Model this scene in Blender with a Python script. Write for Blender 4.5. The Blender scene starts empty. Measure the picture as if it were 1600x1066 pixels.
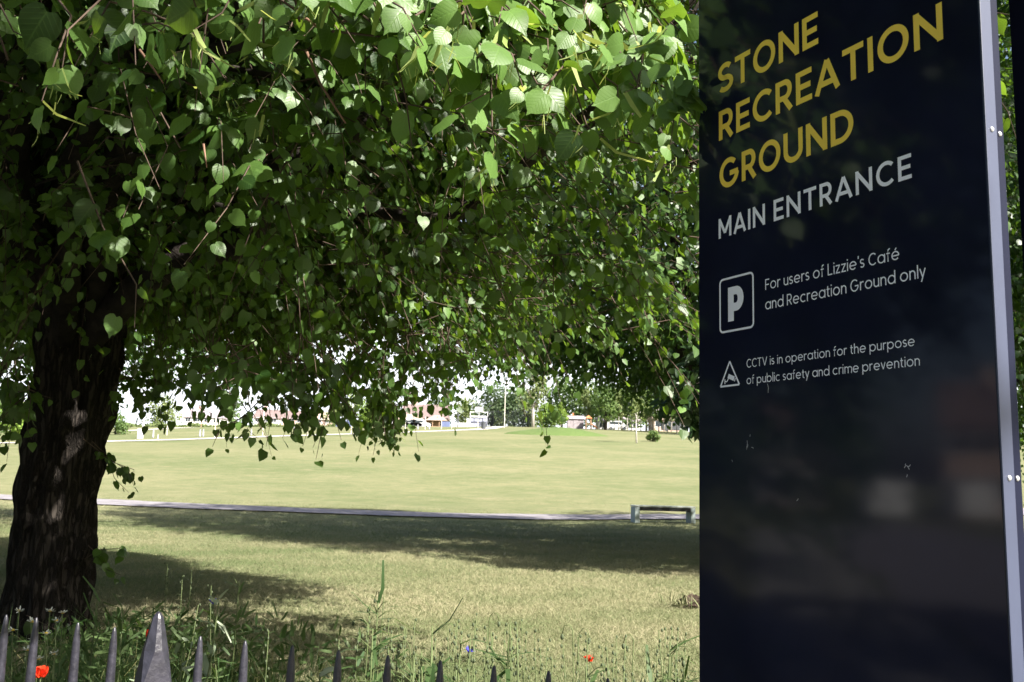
import bpy, bmesh, math, random
import numpy as np
from mathutils import Vector, Matrix
random.seed(7)
rng = np.random.default_rng(11)
C = bpy.context.scene.collection
SC = bpy.context.scene

# ------------------------------------------------------------------ camera
CAMZ = 1.15
FPX = 1445.0
RM = np.array([[0.99957, -0.02916, 0.0], [-0.00431, -0.14771, -0.98902], [0.02884, 0.9886, -0.14777]])
cam_data = bpy.data.cameras.new('camera')
cam = bpy.data.objects.new('camera', cam_data)
C.objects.link(cam)
cam.matrix_world = Matrix(((*RM[0], 0.0), (*RM[1], 0.0), (*RM[2], CAMZ), (0, 0, 0, 1)))
cam_data.sensor_width = 36.0
cam_data.lens = 36.0 * FPX / 1600.0
cam_data.clip_start = 0.05
cam_data.clip_end = 3000
cam_data.dof.use_dof = True
cam_data.dof.focus_distance = 2.3
cam_data.dof.aperture_fstop = 15.0
SC.camera = cam

# ------------------------------------------------------------------ light
SUN_EL = math.radians(41.5)
SUN_H = np.array([0.77, -0.64]); SUN_H = SUN_H / np.linalg.norm(SUN_H)      # towards the sun, on the ground
w = bpy.data.worlds.new('World'); SC.world = w
w.use_nodes = True
nt = w.node_tree
sky = nt.nodes.new('ShaderNodeTexSky')
sky.sky_type = 'NISHITA'; sky.sun_disc = False
sky.sun_elevation = SUN_EL
sky.sun_rotation = math.atan2(SUN_H[0], SUN_H[1])
sky.air_density = 1.0; sky.dust_density = 3.5; sky.ozone_density = 1.0
bg = nt.nodes['Background']; bg.inputs[1].default_value = 0.068
# bright thin cloud low over the far side of the park
wc = nt.nodes.new('ShaderNodeTexCoord'); ws = nt.nodes.new('ShaderNodeSeparateXYZ'); nt.links.new(wc.outputs['Generated'], ws.inputs[0])
def mrange(src, a, b, c=0.0, d=1.0):
    r = nt.nodes.new('ShaderNodeMapRange'); r.interpolation_type = 'SMOOTHSTEP'
    for i, v in zip((1, 2, 3, 4), (a, b, c, d)): r.inputs[i].default_value = v
    nt.links.new(src, r.inputs[0]); return r.outputs[0]
cf = nt.nodes.new('ShaderNodeMath'); cf.operation = 'MULTIPLY'
nt.links.new(mrange(ws.outputs[2], 0.36, 0.10), cf.inputs[0]); nt.links.new(mrange(ws.outputs[1], 0.55, 0.85), cf.inputs[1])
wm = nt.nodes.new('ShaderNodeMix'); wm.data_type = 'RGBA'; wm.inputs[7].default_value = (8.2, 8.6, 9.0, 1)
nt.links.new(cf.outputs[0], wm.inputs[0]); nt.links.new(sky.outputs[0], wm.inputs[6]); nt.links.new(wm.outputs[2], bg.inputs[0])
sd = bpy.data.lights.new('sun', 'SUN'); sd.energy = 5.0; sd.angle = math.radians(0.55); sd.color = (1.0, 0.95, 0.86)
so = bpy.data.objects.new('sun', sd); C.objects.link(so)
to_sun = Vector((SUN_H[0] * math.cos(SUN_EL), SUN_H[1] * math.cos(SUN_EL), math.sin(SUN_EL)))
so.rotation_euler = to_sun.to_track_quat('Z', 'Y').to_euler()
SC.view_settings.view_transform = 'Standard'
SC.view_settings.look = 'None'
SC.view_settings.exposure = 1.7
SC.view_settings.gamma = 1.0
SC.render.engine = 'CYCLES'
SC.cycles.max_bounces = 6
SC.cycles.diffuse_bounces = 2
SC.cycles.transparent_max_bounces = 8

# ------------------------------------------------------------------ pixel -> place helpers (photo 1600 x 1066)
def ray(x, y):
    return RM @ np.array([(x - 800) / FPX, -(y - 533) / FPX, -1.0])
def at(x, y, Y):
    d = ray(x, y); return np.array([0, 0, CAMZ]) + d * (Y / d[1])

F0 = np.array([-1.393, 2.681]); FE = np.array([0.9412, -0.3378]); FN = np.array([0.3378, 0.9412])
def sstep(t):
    t = np.clip(t, 0, 1); return t * t * (3 - 2 * t)
def hgt(x, y):
    x = np.asarray(x, float); y = np.asarray(y, float)
    s = (x - F0[0]) * FN[0] + (y - F0[1]) * FN[1]
    z = -0.35 * (1 - sstep((s + 0.05) / 0.22))
    r = (y - 31) / 4.0
    r = 4.0 * np.where(r > 20, r, np.log1p(np.exp(np.minimum(r, 20))))
    hill = 0.076 * r
    cap = 13.6
    k = 1.2
    hill = -k * np.log(np.exp(-np.minimum(hill, 60) / k) + np.exp(-(cap + 0.004 * (y - 200)) / k))
    z = z + np.maximum(hill, 0) + 0.03 * np.maximum(np.minimum(x, 0), -90) * sstep((y - 40) / 60)
    z = z + 0.02 * np.sin(x * 0.55 + 1.3) * np.sin(y * 0.43) * sstep((y - 4) / 6) + 0.05 * np.sin(x * 0.12) * np.sin(y * 0.1 + 2) * sstep((y - 35) / 30)
    return z
def gz(x, y): return float(hgt(x, y))
def ghit(px, py, far=400):
    d = ray(px, py); t0 = 2.0
    for t in np.geomspace(2.0, far, 1500):
        p = np.array([0, 0, CAMZ]) + d * (t / d[1])
        if p[2] < gz(p[0], p[1]): return p
    return p

# ------------------------------------------------------------------ object helpers
def tag(o, label=None, cat=None, group=None, kind=None):
    if label: o['label'] = label
    if cat: o['category'] = cat
    if group: o['group'] = group
    if kind: o['kind'] = kind
    return o
def thing(name, label, cat, loc=(0, 0, 0), rz=0.0, group=None):
    o = bpy.data.objects.new(name, None); C.objects.link(o)
    o.empty_display_size = 0.2
    o.location = loc; o.rotation_euler = (0, 0, rz)
    return tag(o, label, cat, group)
def mesh_obj(name, V, F, mat, parent=None, smooth=False, attrs=None):
    me = bpy.data.meshes.new(name)
    V = np.asarray(V, np.float32)
    if isinstance(F, np.ndarray):
        n = F.shape[1]
        me.vertices.add(len(V)); me.vertices.foreach_set('co', V.ravel())
        me.loops.add(F.size); me.loops.foreach_set('vertex_index', F.astype(np.int32).ravel())
        me.polygons.add(len(F)); me.polygons.foreach_set('loop_start', np.arange(0, F.size, n, dtype=np.int32))
        me.update(calc_edges=True)
    else:
        me.from_pydata([tuple(map(float, v)) for v in V], [], F)
        me.update()
    if attrs:
        for k, a in attrs.items():
            at_ = me.attributes.new(k, 'FLOAT', 'POINT'); at_.data.foreach_set('value', np.asarray(a, np.float32))
    if smooth:
        me.polygons.foreach_set('use_smooth', np.ones(len(me.polygons), dtype=bool))
    me.materials.append(mat)
    o = bpy.data.objects.new(name, me); C.objects.link(o)
    if parent: o.parent = parent
    return o
class MB:
    def __init__(s): s.V = []; s.F = []
    def add(s, V, F):
        b = len(s.V); s.V += [tuple(map(float, v)) for v in V]; s.F += [tuple(b + i for i in f) for f in F]; return s
    def box(s, x0, y0, z0, x1, y1, z1):
        return s.add([(x0, y0, z0), (x1, y0, z0), (x1, y1, z0), (x0, y1, z0), (x0, y0, z1), (x1, y0, z1), (x1, y1, z1), (x0, y1, z1)],
                     [(0, 3, 2, 1), (4, 5, 6, 7), (0, 1, 5, 4), (1, 2, 6, 5), (2, 3, 7, 6), (3, 0, 4, 7)])
    def tube(s, pts, rad, n=8, cap=True, jit=0.0, seed=0):
        pts = [np.array(p, float) for p in pts]
        r = random.Random(seed)
        rad = rad if hasattr(rad, '__len__') else [rad] * len(pts)
        rings = []
        ref = np.array([0.31, 0.17, 0.93])
        t0 = pts[1] - pts[0]
        if abs(np.dot(t0 / np.linalg.norm(t0), ref)) > 0.9: ref = np.array([0.93, 0.3, 0.1])
        for i, p in enumerate(pts):
            t = pts[min(i + 1, len(pts) - 1)] - pts[max(i - 1, 0)]; t = t / (np.linalg.norm(t) + 1e-9)
            a = np.cross(t, ref); a /= np.linalg.norm(a) + 1e-9; b = np.cross(t, a)
            ring = []
            for k in range(n):
                an = 2 * math.pi * k / n
                q = rad[i] * (1 + jit * r.uniform(-1, 1))
                ring.append(p + q * (math.cos(an) * a + math.sin(an) * b))
            rings.append(ring)
        b0 = len(s.V)
        for ring in rings: s.V += [tuple(map(float, v)) for v in ring]
        for i in range(len(pts) - 1):
            for k in range(n):
                a, b = b0 + i * n + k, b0 + i * n + (k + 1) % n
                s.F.append((a, b, b + n, a + n))
        if cap:
            s.F.append(tuple(b0 + k for k in range(n))[::-1]); s.F.append(tuple(b0 + (len(pts) - 1) * n + k for k in range(n)))
        return s
    def lathe(s, cx, cy, prof, n=12, rot=0.0):
        b0 = len(s.V)
        for (r, z) in prof:
            for k in range(n):
                a = rot + 2 * math.pi * k / n
                s.V.append((cx + r * math.cos(a), cy + r * math.sin(a), z))
        for i in range(len(prof) - 1):
            for k in range(n):
                a, b = b0 + i * n + k, b0 + i * n + (k + 1) % n
                s.F.append((a, b, b + n, a + n))
        s.F.append(tuple(b0 + k for k in range(n))[::-1]); s.F.append(tuple(b0 + (len(prof) - 1) * n + k for k in range(n)))
        return s
    def build(s, name, mat, parent=None, smooth=False, bevel=0.0):
        o = mesh_obj(name, s.V, s.F, mat, parent, smooth)
        if bevel:
            m = o.modifiers.new('bevel', 'BEVEL'); m.width = bevel; m.segments = 2; m.limit_method = 'ANGLE'
        return o

# ------------------------------------------------------------------ materials
def mat(name, color, rough=0.8, spec=0.3, metal=0.0, noise=None, bump=0.0, bscale=60.0, var=0.25, nscale=8.0, coat=0.0):
    m = bpy.data.materials.new(name); m.use_nodes = True
    n = m.node_tree; p = n.nodes['Principled BSDF']
    p.inputs['Roughness'].default_value = rough; p.inputs['Specular IOR Level'].default_value = spec
    p.inputs['Metallic'].default_value = metal
    p.inputs['Coat Weight'].default_value = coat; p.inputs['Coat Roughness'].default_value = 0.05
    co = n.nodes.new('ShaderNodeTexCoord')
    nz = n.nodes.new('ShaderNodeTexNoise'); nz.inputs['Scale'].default_value = nscale; nz.inputs['Detail'].default_value = 6
    n.links.new(co.outputs['Object'], nz.inputs['Vector'])
    mx = n.nodes.new('ShaderNodeMix'); mx.data_type = 'RGBA'
    c = np.array(color)
    c2 = np.array(noise) if noise is not None else np.clip(c * (1 - var * 1.4), 0, 1)
    c1 = c if noise is not None else np.clip(c * (1 + var), 0, 1)
    mx.inputs[6].default_value = (*c1, 1); mx.inputs[7].default_value = (*c2, 1)
    rp = n.nodes.new('ShaderNodeValToRGB'); rp.color_ramp.elements[0].position = 0.32; rp.color_ramp.elements[1].position = 0.68
    n.links.new(nz.outputs['Fac'], rp.inputs[0]); n.links.new(rp.outputs[0], mx.inputs[0])
    n.links.new(mx.outputs[2], p.inputs['Base Color'])
    if bump:
        bz = n.nodes.new('ShaderNodeTexNoise'); bz.inputs['Scale'].default_value = bscale; bz.inputs['Detail'].default_value = 5
        n.links.new(co.outputs['Object'], bz.inputs['Vector'])
        bp = n.nodes.new('ShaderNodeBump'); bp.inputs['Strength'].default_value = bump; bp.inputs['Distance'].default_value = 0.02
        n.links.new(bz.outputs['Fac'], bp.inputs['Height']); n.links.new(bp.outputs[0], p.inputs['Normal'])
    return m
def leaf_mat(name, dark, light, trans, tf=0.4, rough=0.42, spec=0.45, veins=False):
    m = bpy.data.materials.new(name); m.use_nodes = True
    n = m.node_tree; p = n.nodes['Principled BSDF']; out = n.nodes['Material Output']
    a = n.nodes.new('ShaderNodeAttribute'); a.attribute_name = 'tint'
    mx = n.nodes.new('ShaderNodeMix'); mx.data_type = 'RGBA'
    mx.inputs[6].default_value = (*dark, 1); mx.inputs[7].default_value = (*light, 1)
    n.links.new(a.outputs['Fac'], mx.inputs[0])
    n.links.new(mx.outputs[2], p.inputs['Base Color'])
    p.inputs['Roughness'].default_value = rough; p.inputs['Specular IOR Level'].default_value = spec
    tr = n.nodes.new('ShaderNodeBsdfTranslucent')
    if veins:
        def mth(op, x, y=None, z=None):
            q = n.nodes.new('ShaderNodeMath'); q.operation = op
            for i, v in enumerate((x, y, z)):
                if v is None: continue
                if isinstance(v, (int, float)): q.inputs[i].default_value = v
                else: n.links.new(v, q.inputs[i])
            return q.outputs[0]
        ac = n.nodes.new('ShaderNodeAttribute'); ac.attribute_name = 'across'
        al = n.nodes.new('ShaderNodeAttribute'); al.attribute_name = 'along'
        ab = mth('ABSOLUTE', ac.outputs['Fac'])
        ph = mth('MULTIPLY', mth('SUBTRACT', al.outputs['Fac'], mth('MULTIPLY', ab, 0.75)), 6.5)
        tri = mth('ABSOLUTE', mth('SUBTRACT', mth('FRACT', ph), 0.5))
        vein = mth('MAXIMUM', mth('SMOOTH_MAX', mth('SUBTRACT', 1.0, mth('MULTIPLY', tri, 9.0)), 0.0, 0.1), mth('SUBTRACT', 1.0, mth('MULTIPLY', ab, 32.0)))
        vein = mth('MAXIMUM', vein, 0.0)
        bp = n.nodes.new('ShaderNodeBump'); bp.inputs['Strength'].default_value = 0.16; bp.inputs['Distance'].default_value = 0.003; bp.invert = True
        hh = mth('ADD', vein, mth('MULTIPLY', tri, 1.2))
        n.links.new(hh, bp.inputs['Height']); n.links.new(bp.outputs[0], p.inputs['Normal'])
        m2 = n.nodes.new('ShaderNodeMix'); m2.data_type = 'RGBA'; m2.inputs[7].default_value = (*(np.array(light) * 1.5), 1)
        n.links.new(mth('MULTIPLY', vein, 0.22), m2.inputs[0]); n.links.new(mx.outputs[2], m2.inputs[6]); n.links.new(m2.outputs[2], p.inputs['Base Color'])
    tr.inputs[0].default_value = (*trans, 1)
    ms = n.nodes.new('ShaderNodeMixShader'); ms.inputs[0].default_value = tf
    n.links.new(p.outputs[0], ms.inputs[1]); n.links.new(tr.outputs[0], ms.inputs[2]); n.links.new(ms.outputs[0], out.inputs[0])
    return m
M = {}
M['leaf'] = leaf_mat('lime_leaf', (0.008, 0.027, 0.005), (0.105, 0.195, 0.042), (0.28, 0.47, 0.035), 0.25, 0.44, 0.42, True)
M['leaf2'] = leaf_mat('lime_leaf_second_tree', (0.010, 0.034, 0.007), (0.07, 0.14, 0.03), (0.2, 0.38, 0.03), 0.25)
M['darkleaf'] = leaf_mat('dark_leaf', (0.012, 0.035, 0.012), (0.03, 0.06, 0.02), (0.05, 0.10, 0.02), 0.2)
M['bract'] = leaf_mat('bract', (0.24, 0.34, 0.09), (0.36, 0.42, 0.16), (0.50, 0.55, 0.12), 0.4, 0.6, 0.2)
M['far_green'] = leaf_mat('far_foliage', (0.06, 0.11, 0.035), (0.14, 0.20, 0.07), (0.2, 0.3, 0.06), 0.3, 0.7, 0.2)
M['far_olive'] = leaf_mat('far_olive_foliage', (0.10, 0.14, 0.05), (0.22, 0.26, 0.11), (0.26, 0.32, 0.09), 0.3, 0.7, 0.2)
M['far_deep'] = leaf_mat('far_deep_foliage', (0.06, 0.10, 0.05), (0.12, 0.16, 0.085), (0.1, 0.18, 0.05), 0.25, 0.7, 0.2)
M['far_bright'] = leaf_mat('far_bright_foliage', (0.12, 0.20, 0.04), (0.22, 0.32, 0.07), (0.3, 0.42, 0.07), 0.35, 0.7, 0.2)
M['weed'] = leaf_mat('weed_leaf', (0.03, 0.065, 0.02), (0.10, 0.15, 0.055), (0.15, 0.24, 0.05), 0.28, 0.6, 0.3)
M['silver'] = leaf_mat('silver_leaf', (0.17, 0.22, 0.14), (0.34, 0.38, 0.28), (0.25, 0.32, 0.15), 0.25, 0.8, 0.2)
M['straw'] = leaf_mat('dry_grass', (0.16, 0.19, 0.06), (0.42, 0.38, 0.20), (0.35, 0.36, 0.14), 0.3, 0.8, 0.1)
M['turf'] = leaf_mat('turf_blade', (0.115, 0.155, 0.066), (0.335, 0.305, 0.195), (0.19, 0.21, 0.11), 0.25, 0.75, 0.1)
M['stem'] = mat('plant_stem', (0.10, 0.13, 0.05), 0.7)
M['bud'] = mat('poppy_bud', (0.07, 0.09, 0.045), 0.7)
M['poppy'] = leaf_mat('poppy_petal', (0.62, 0.03, 0.012), (0.75, 0.06, 0.02), (0.8, 0.06, 0.01), 0.4, 0.6, 0.2)
M['corn'] = leaf_mat('cornflower_petal', (0.05, 0.04, 0.5), (0.10, 0.10, 0.7), (0.08, 0.08, 0.6), 0.3, 0.6, 0.2)
M['daisy'] = leaf_mat('daisy_petal', (0.72, 0.72, 0.68), (0.8, 0.8, 0.78), (0.6, 0.6, 0.5), 0.3, 0.6, 0.2)
M['yolk'] = mat('daisy_centre', (0.65, 0.45, 0.05), 0.8)
M['bark'] = mat('lime_bark', (0.050, 0.041, 0.036), 0.95, 0.1, noise=(0.024, 0.021, 0.019), nscale=9, bump=1.0, bscale=22)
def bark_mat():
    m = mat('ridged_lime_bark', (0.055, 0.046, 0.040), 0.95, 0.1); n = m.node_tree; p = n.nodes['Principled BSDF']
    co = n.nodes.new('ShaderNodeTexCoord'); mp = n.nodes.new('ShaderNodeMapping'); mp.inputs['Scale'].default_value = (1, 1, 0.16)
    n.links.new(co.outputs['Object'], mp.inputs['Vector'])
    v = n.nodes.new('ShaderNodeTexVoronoi'); v.feature = 'DISTANCE_TO_EDGE'; v.inputs['Scale'].default_value = 26
    z = n.nodes.new('ShaderNodeTexNoise'); z.inputs['Scale'].default_value = 34; z.inputs['Detail'].default_value = 8; z.inputs['Distortion'].default_value = 1.2
    for q in (z,): n.links.new(mp.outputs[0], q.inputs['Vector'])
    ad = n.nodes.new('ShaderNodeMix'); ad.data_type = 'VECTOR'; ad.inputs[0].default_value = 0.06
    n.links.new(mp.outputs[0], ad.inputs[4]); n.links.new(z.outputs['Color'], ad.inputs[5]); n.links.new(ad.outputs[1], v.inputs['Vector'])
    r = n.nodes.new('ShaderNodeMapRange'); r.inputs[1].default_value = 0.0; r.inputs[2].default_value = 0.22
    n.links.new(v.outputs['Distance'], r.inputs[0])
    hgt_ = n.nodes.new('ShaderNodeMath'); hgt_.operation = 'MULTIPLY_ADD'; hgt_.inputs[1].default_value = 0.55
    n.links.new(z.outputs['Fac'], hgt_.inputs[0]); n.links.new(r.outputs[0], hgt_.inputs[2])
    b = n.nodes.new('ShaderNodeBump'); b.inputs['Strength'].default_value = 1.0; b.inputs['Distance'].default_value = 0.03
    n.links.new(hgt_.outputs[0], b.inputs['Height']); n.links.new(b.outputs[0], p.inputs['Normal'])
    c = n.nodes.new('ShaderNodeMix'); c.data_type = 'RGBA'; c.inputs[6].default_value = (0.022, 0.019, 0.017, 1); c.inputs[7].default_value = (0.046, 0.039, 0.034, 1)
    n.links.new(r.outputs[0], c.inputs[0]); n.links.new(c.outputs[2], p.inputs['Base Color'])
    return m
M['ridged'] = bark_mat()
M['twig'] = mat('twig_bark', (0.10, 0.07, 0.055), 0.85, 0.2)
M['redtwig'] = mat('bare_twig', (0.24, 0.14, 0.10), 0.8, 0.2)
M['palebark'] = mat('pale_birch_bark', (0.62, 0.58, 0.55), 0.9, 0.1, noise=(0.3, 0.27, 0.25), nscale=6)
M['navy'] = mat('navy_paint', (0.008, 0.010, 0.026), 0.6, 0.12, var=0.1)
M['pale'] = mat('pale_blue_trim', (0.050, 0.060, 0.105), 0.45, 0.5, var=0.05)
M['face'] = mat('sign_face', (0.0095, 0.0112, 0.0265), 0.07, 0.20, var=0.16, nscale=5)
M['gold'] = mat('gold_vinyl', (0.93, 0.65, 0.085), 0.5, 0.3, var=0.03)
M['white'] = mat('white_vinyl', (0.92, 0.91, 0.96), 0.5, 0.3, var=0.02)
M['steel'] = mat('rivet_steel', (0.75, 0.75, 0.78), 0.35, 0.5, 0.6, var=0.05)
M['chip'] = mat('bare_chip', (0.45, 0.45, 0.47), 0.8)
M['iron'] = mat('railing_paint', (0.030, 0.029, 0.040), 0.36, 0.5, var=0.25, nscale=40, bump=0.12, bscale=90)
M['asphalt'] = mat('asphalt', (0.23, 0.215, 0.23), 0.95, 0.1, var=0.18, nscale=3, bump=0.5, bscale=40)
M['gravel'] = mat('pale_gravel', (0.52, 0.49, 0.45), 0.95, 0.1, var=0.1)
M['pavement'] = mat('paving', (0.30, 0.29, 0.28), 0.9, 0.2, var=0.15, bump=0.3)
M['board'] = mat('bench_board', (0.022, 0.022, 0.024), 0.6, 0.4)
M['boardtop'] = mat('bench_top', (0.52, 0.55, 0.52), 0.6, 0.3, var=0.08)
M['concrete'] = mat('bench_leg', (0.36, 0.42, 0.42), 0.85, 0.2, var=0.12)
M['wall'] = mat('render_wall', (0.78, 0.75, 0.72), 0.9, 0.1, var=0.05, nscale=0.8)
M['pink'] = mat('brick_wall', (0.52, 0.38, 0.33), 0.9, 0.1, var=0.12, nscale=2)
M['tile'] = mat('roof_tile', (0.20, 0.15, 0.145), 0.85, 0.1, var=0.15, nscale=2)
M['tan'] = mat('roof_shingle', (0.38, 0.30, 0.24), 0.85, 0.1, var=0.12, nscale=2)
M['timber'] = mat('timber', (0.42, 0.27, 0.18), 0.85, 0.1, var=0.2, nscale=3)
M['shed'] = mat('weathered_boards', (0.33, 0.29, 0.31), 0.9, 0.1, var=0.2, nscale=2)
M['orange'] = mat('rust_orange', (0.5, 0.2, 0.09), 0.8, 0.2, var=0.2, nscale=2)
M['glass'] = mat('window_glass', (0.04, 0.05, 0.06), 0.1, 0.6, var=0.1)
M['whitep'] = mat('white_paint', (0.80, 0.80, 0.82), 0.6, 0.3, var=0.04)
M['lilac'] = mat('grey_mesh_panel', (0.42, 0.43, 0.55), 0.7, 0.2, var=0.1)
M['blue'] = mat('blue_paint', (0.14, 0.17, 0.31), 0.6, 0.3, var=0.1)
M['darkpole'] = mat('dark_steel', (0.06, 0.065, 0.075), 0.6, 0.4, var=0.1)
M['palepole'] = mat('pale_timber_pole', (0.60, 0.56, 0.48), 0.8, 0.2, var=0.1)
M['greyp'] = mat('grey_bollard', (0.30, 0.30, 0.34), 0.8, 0.2, var=0.1)
M['soil'] = mat('dark_soil', (0.06, 0.045, 0.035), 0.95, 0.05, var=0.3, bump=0.8, bscale=30)

def lawn_mat(name, green, dry, bare, mid=0.5, fine=True):
    m = bpy.data.materials.new(name); m.use_nodes = True
    n = m.node_tree; p = n.nodes['Principled BSDF']; L = n.links.new
    p.inputs['Roughness'].default_value = 0.95; p.inputs['Specular IOR Level'].default_value = 0.08
    geo = n.nodes.new('ShaderNodeNewGeometry')
    def noise(scale, detail, rough=0.6, lo=0.35, hi=0.65):
        z = n.nodes.new('ShaderNodeTexNoise'); z.inputs['Scale'].default_value = scale; z.inputs['Detail'].default_value = detail; z.inputs['Roughness'].default_value = rough
        L(geo.outputs['Position'], z.inputs['Vector'])
        r = n.nodes.new('ShaderNodeMapRange'); r.inputs[1].default_value = lo; r.inputs[2].default_value = hi
        L(z.outputs['Fac'], r.inputs[0]); return r.outputs[0]
    def mix(f, a, b):
        x = n.nodes.new('ShaderNodeMix'); x.data_type = 'RGBA'; L(f, x.inputs[0])
        for s, v in ((6, a), (7, b)):
            if isinstance(v, tuple): x.inputs[s].default_value = (*v, 1)
            else: L(v, x.inputs[s])
        return x.outputs[2]
    def math_(op, a, b):
        x = n.nodes.new('ShaderNodeMath'); x.operation = op; x.use_clamp = True
        for i, v in enumerate((a, b)):
            if isinstance(v, (int, float)): x.inputs[i].default_value = v
            else: L(v, x.inputs[i])
        return x.outputs[0]
    big = noise(0.09, 5, 0.6, mid - 0.16, mid + 0.16)
    med = noise(0.9, 6, 0.65, 0.34, 0.66)
    c = mix(math_('ADD', math_('MULTIPLY', big, 0.6), math_('MULTIPLY', med, 0.45)), green, dry)
    sp = noise(0.45, 7, 0.7, 0.60, 0.74)
    c = mix(math_('MULTIPLY', sp, 0.7), c, bare)
    f2 = noise(3.2, 6, 0.75, 0.25, 0.75)
    c = mix(math_('MULTIPLY', f2, 0.55), c, tuple(np.array(green) * 0.72))
    fn = noise(28, 8, 0.8, 0.2, 0.8)
    dk = mix(fn, (0.40, 0.46, 0.36), (1.5, 1.45, 1.4))
    x = n.nodes.new('ShaderNodeMix'); x.data_type = 'RGBA'; x.blend_type = 'MULTIPLY'; x.inputs[0].default_value = 1.0
    L(c, x.inputs[6]); L(dk, x.inputs[7]); L(x.outputs[2], p.inputs['Base Color'])
    bz = n.nodes.new('ShaderNodeTexNoise'); bz.inputs['Scale'].default_value = 16; bz.inputs['Detail'].default_value = 8; bz.inputs['Roughness'].default_value = 0.75
    L(geo.outputs['Position'], bz.inputs['Vector'])
    bp = n.nodes.new('ShaderNodeBump'); bp.inputs['Strength'].default_value = 0.7; bp.inputs['Distance'].default_value = 0.05
    L(bz.outputs['Fac'], bp.inputs['Height']); L(bp.outputs[0], p.inputs['Normal'])
    return m
M['lawn'] = lawn_mat('lawn', (0.112, 0.142, 0.064), (0.262, 0.240, 0.150), (0.295, 0.24, 0.175))
M['mound'] = lawn_mat('fresh_grass', (0.085, 0.135, 0.045), (0.135, 0.175, 0.07), (0.16, 0.18, 0.085))

# ------------------------------------------------------------------ ground
def sheet(name, xs, ys, off, m, kind='structure', zf=hgt):
    X, Y = np.meshgrid(xs, ys)
    V = np.stack([X.ravel(), Y.ravel(), (zf(X, Y) + off).ravel()], 1)
    nx, ny = len(xs), len(ys)
    i = np.arange(nx * ny).reshape(ny, nx)
    F = np.stack([i[:-1, :-1].ravel(), i[:-1, 1:].ravel(), i[1:, 1:].ravel(), i[1:, :-1].ravel()], 1)
    o = mesh_obj(name, V, F, m, None, True); o['kind'] = kind; return o
xs = np.unique(np.concatenate([np.linspace(-900, -60, 30), np.linspace(-60, -8, 50), np.linspace(-8, 12, 120), np.linspace(12, 60, 46), np.linspace(60, 900, 30)]))
ys = np.unique(np.concatenate([np.linspace(-120, 0.0, 16), np.linspace(0.0, 6, 100), np.linspace(6, 60, 120), np.linspace(60, 300, 120), np.linspace(300, 1500, 30)]))
sheet('lawn', xs, ys, 0.0, M['lawn'])

# pavement on the street side of the railings
def ribbon(name, centre, width, m, off, step=1.0, smooth_w=None):
    pts = [np.array(p[:2], float) for p in centre]
    P = []
    for a, b in zip(pts[:-1], pts[1:]):
        k = max(1, int(np.linalg.norm(b - a) / step))
        P += [a + (b - a) * j / k for j in range(k)]
    P.append(pts[-1]); P = np.array(P)
    if len(P) > 12:
        for _ in range(12):
            Q = P.copy(); Q[1:-1] = (P[:-2] + 2 * P[1:-1] + P[2:]) / 4; P = Q
    T = np.gradient(P, axis=0); T /= np.linalg.norm(T, axis=1)[:, None] + 1e-9
    N = np.stack([-T[:, 1], T[:, 0]], 1)
    cols = []
    wj = 1 + 0.06 * np.sin(np.arange(len(P)) * 0.9) + 0.04 * np.sin(np.arange(len(P)) * 2.3 + 1)
    for s in (-0.5, -0.25, 0, 0.25, 0.5):
        q = P + N * (s * width * wj)[:, None]
        cols.append(np.stack([q[:, 0], q[:, 1], hgt(q[:, 0], q[:, 1]) + off], 1))
    V = np.stack(cols, 1).reshape(-1, 3)
    i = np.arange(len(P) * 5).reshape(len(P), 5)
    F = np.stack([i[:-1, :-1].ravel(), i[1:, :-1].ravel(), i[1:, 1:].ravel(), i[:-1, 1:].ravel()], 1)
    o = mesh_obj(name, V, F, m, None, True); o['kind'] = 'structure'; return o
a0 = F0 - FN * 1.25
ribbon('pavement', [a0 - FE * 30, a0 + FE * 30], 1.9, M['pavement'], 0.02)
a1 = F0 - FN * 5.4
ribbon('road', [a1 - FE * 40, a1 + FE * 40], 6.0, M['asphalt'], 0.006)
near = [ghit(x, y)[:2] for x, y in [(0, 778), (150, 785.5), (300, 792), (450, 798.5), (600, 804.5), (750, 808), (900, 810.5), (1092, 809)]]
near = [near[0] + (near[0] - near[1]) * 2] + near + [near[-1] + (near[-1] - near[-2]) * 5]
ribbon('footpath', near, 2.1, M['asphalt'], 0.035, 0.6)
far = [ghit(x, y)[:2] for x, y in [(0, 693), (100, 691.5), (200, 690), (300, 687.2), (400, 683.5), (500, 680), (600, 677), (700, 673.8), (760, 671), (830, 667.5)]]
far = [far[0] + (far[0] - far[1]) * 1.5] + far
ribbon('gravel_path', far, 3.0, M['gravel'], 0.06, 2.0)
side = [ghit(x, y)[:2] for x, y in [(190, 674), (240, 671.5), (300, 668.5)]]
ribbon('side_path', side, 2.2, M['gravel'], 0.06, 2.0)

# bright green mound
mc = ghit(872, 681); mx_, my_ = mc[0], mc[1] + 5
u = np.linspace(-1, 1, 41)
U, Vv = np.meshgrid(u, u)
rr = np.clip(1 - (U ** 2 + Vv ** 2), 0, 1)
Z = 0.95 * rr ** 0.8 * (1 + 0.15 * np.sin(U * 4 + 1))
gx, gy = mx_ + U * 7.4, my_ + Vv * 5
V = np.stack([gx.ravel(), gy.ravel(), (hgt(gx, gy) - 0.05 + Z).ravel()], 1)
i = np.arange(41 * 41).reshape(41, 41)
F = np.stack([i[:-1, :-1].ravel(), i[:-1, 1:].ravel(), i[1:, 1:].ravel(), i[1:, :-1].ravel()], 1)
mesh_obj('grass_mound', V, F, M['mound'], None, True)['kind'] = 'structure'

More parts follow.
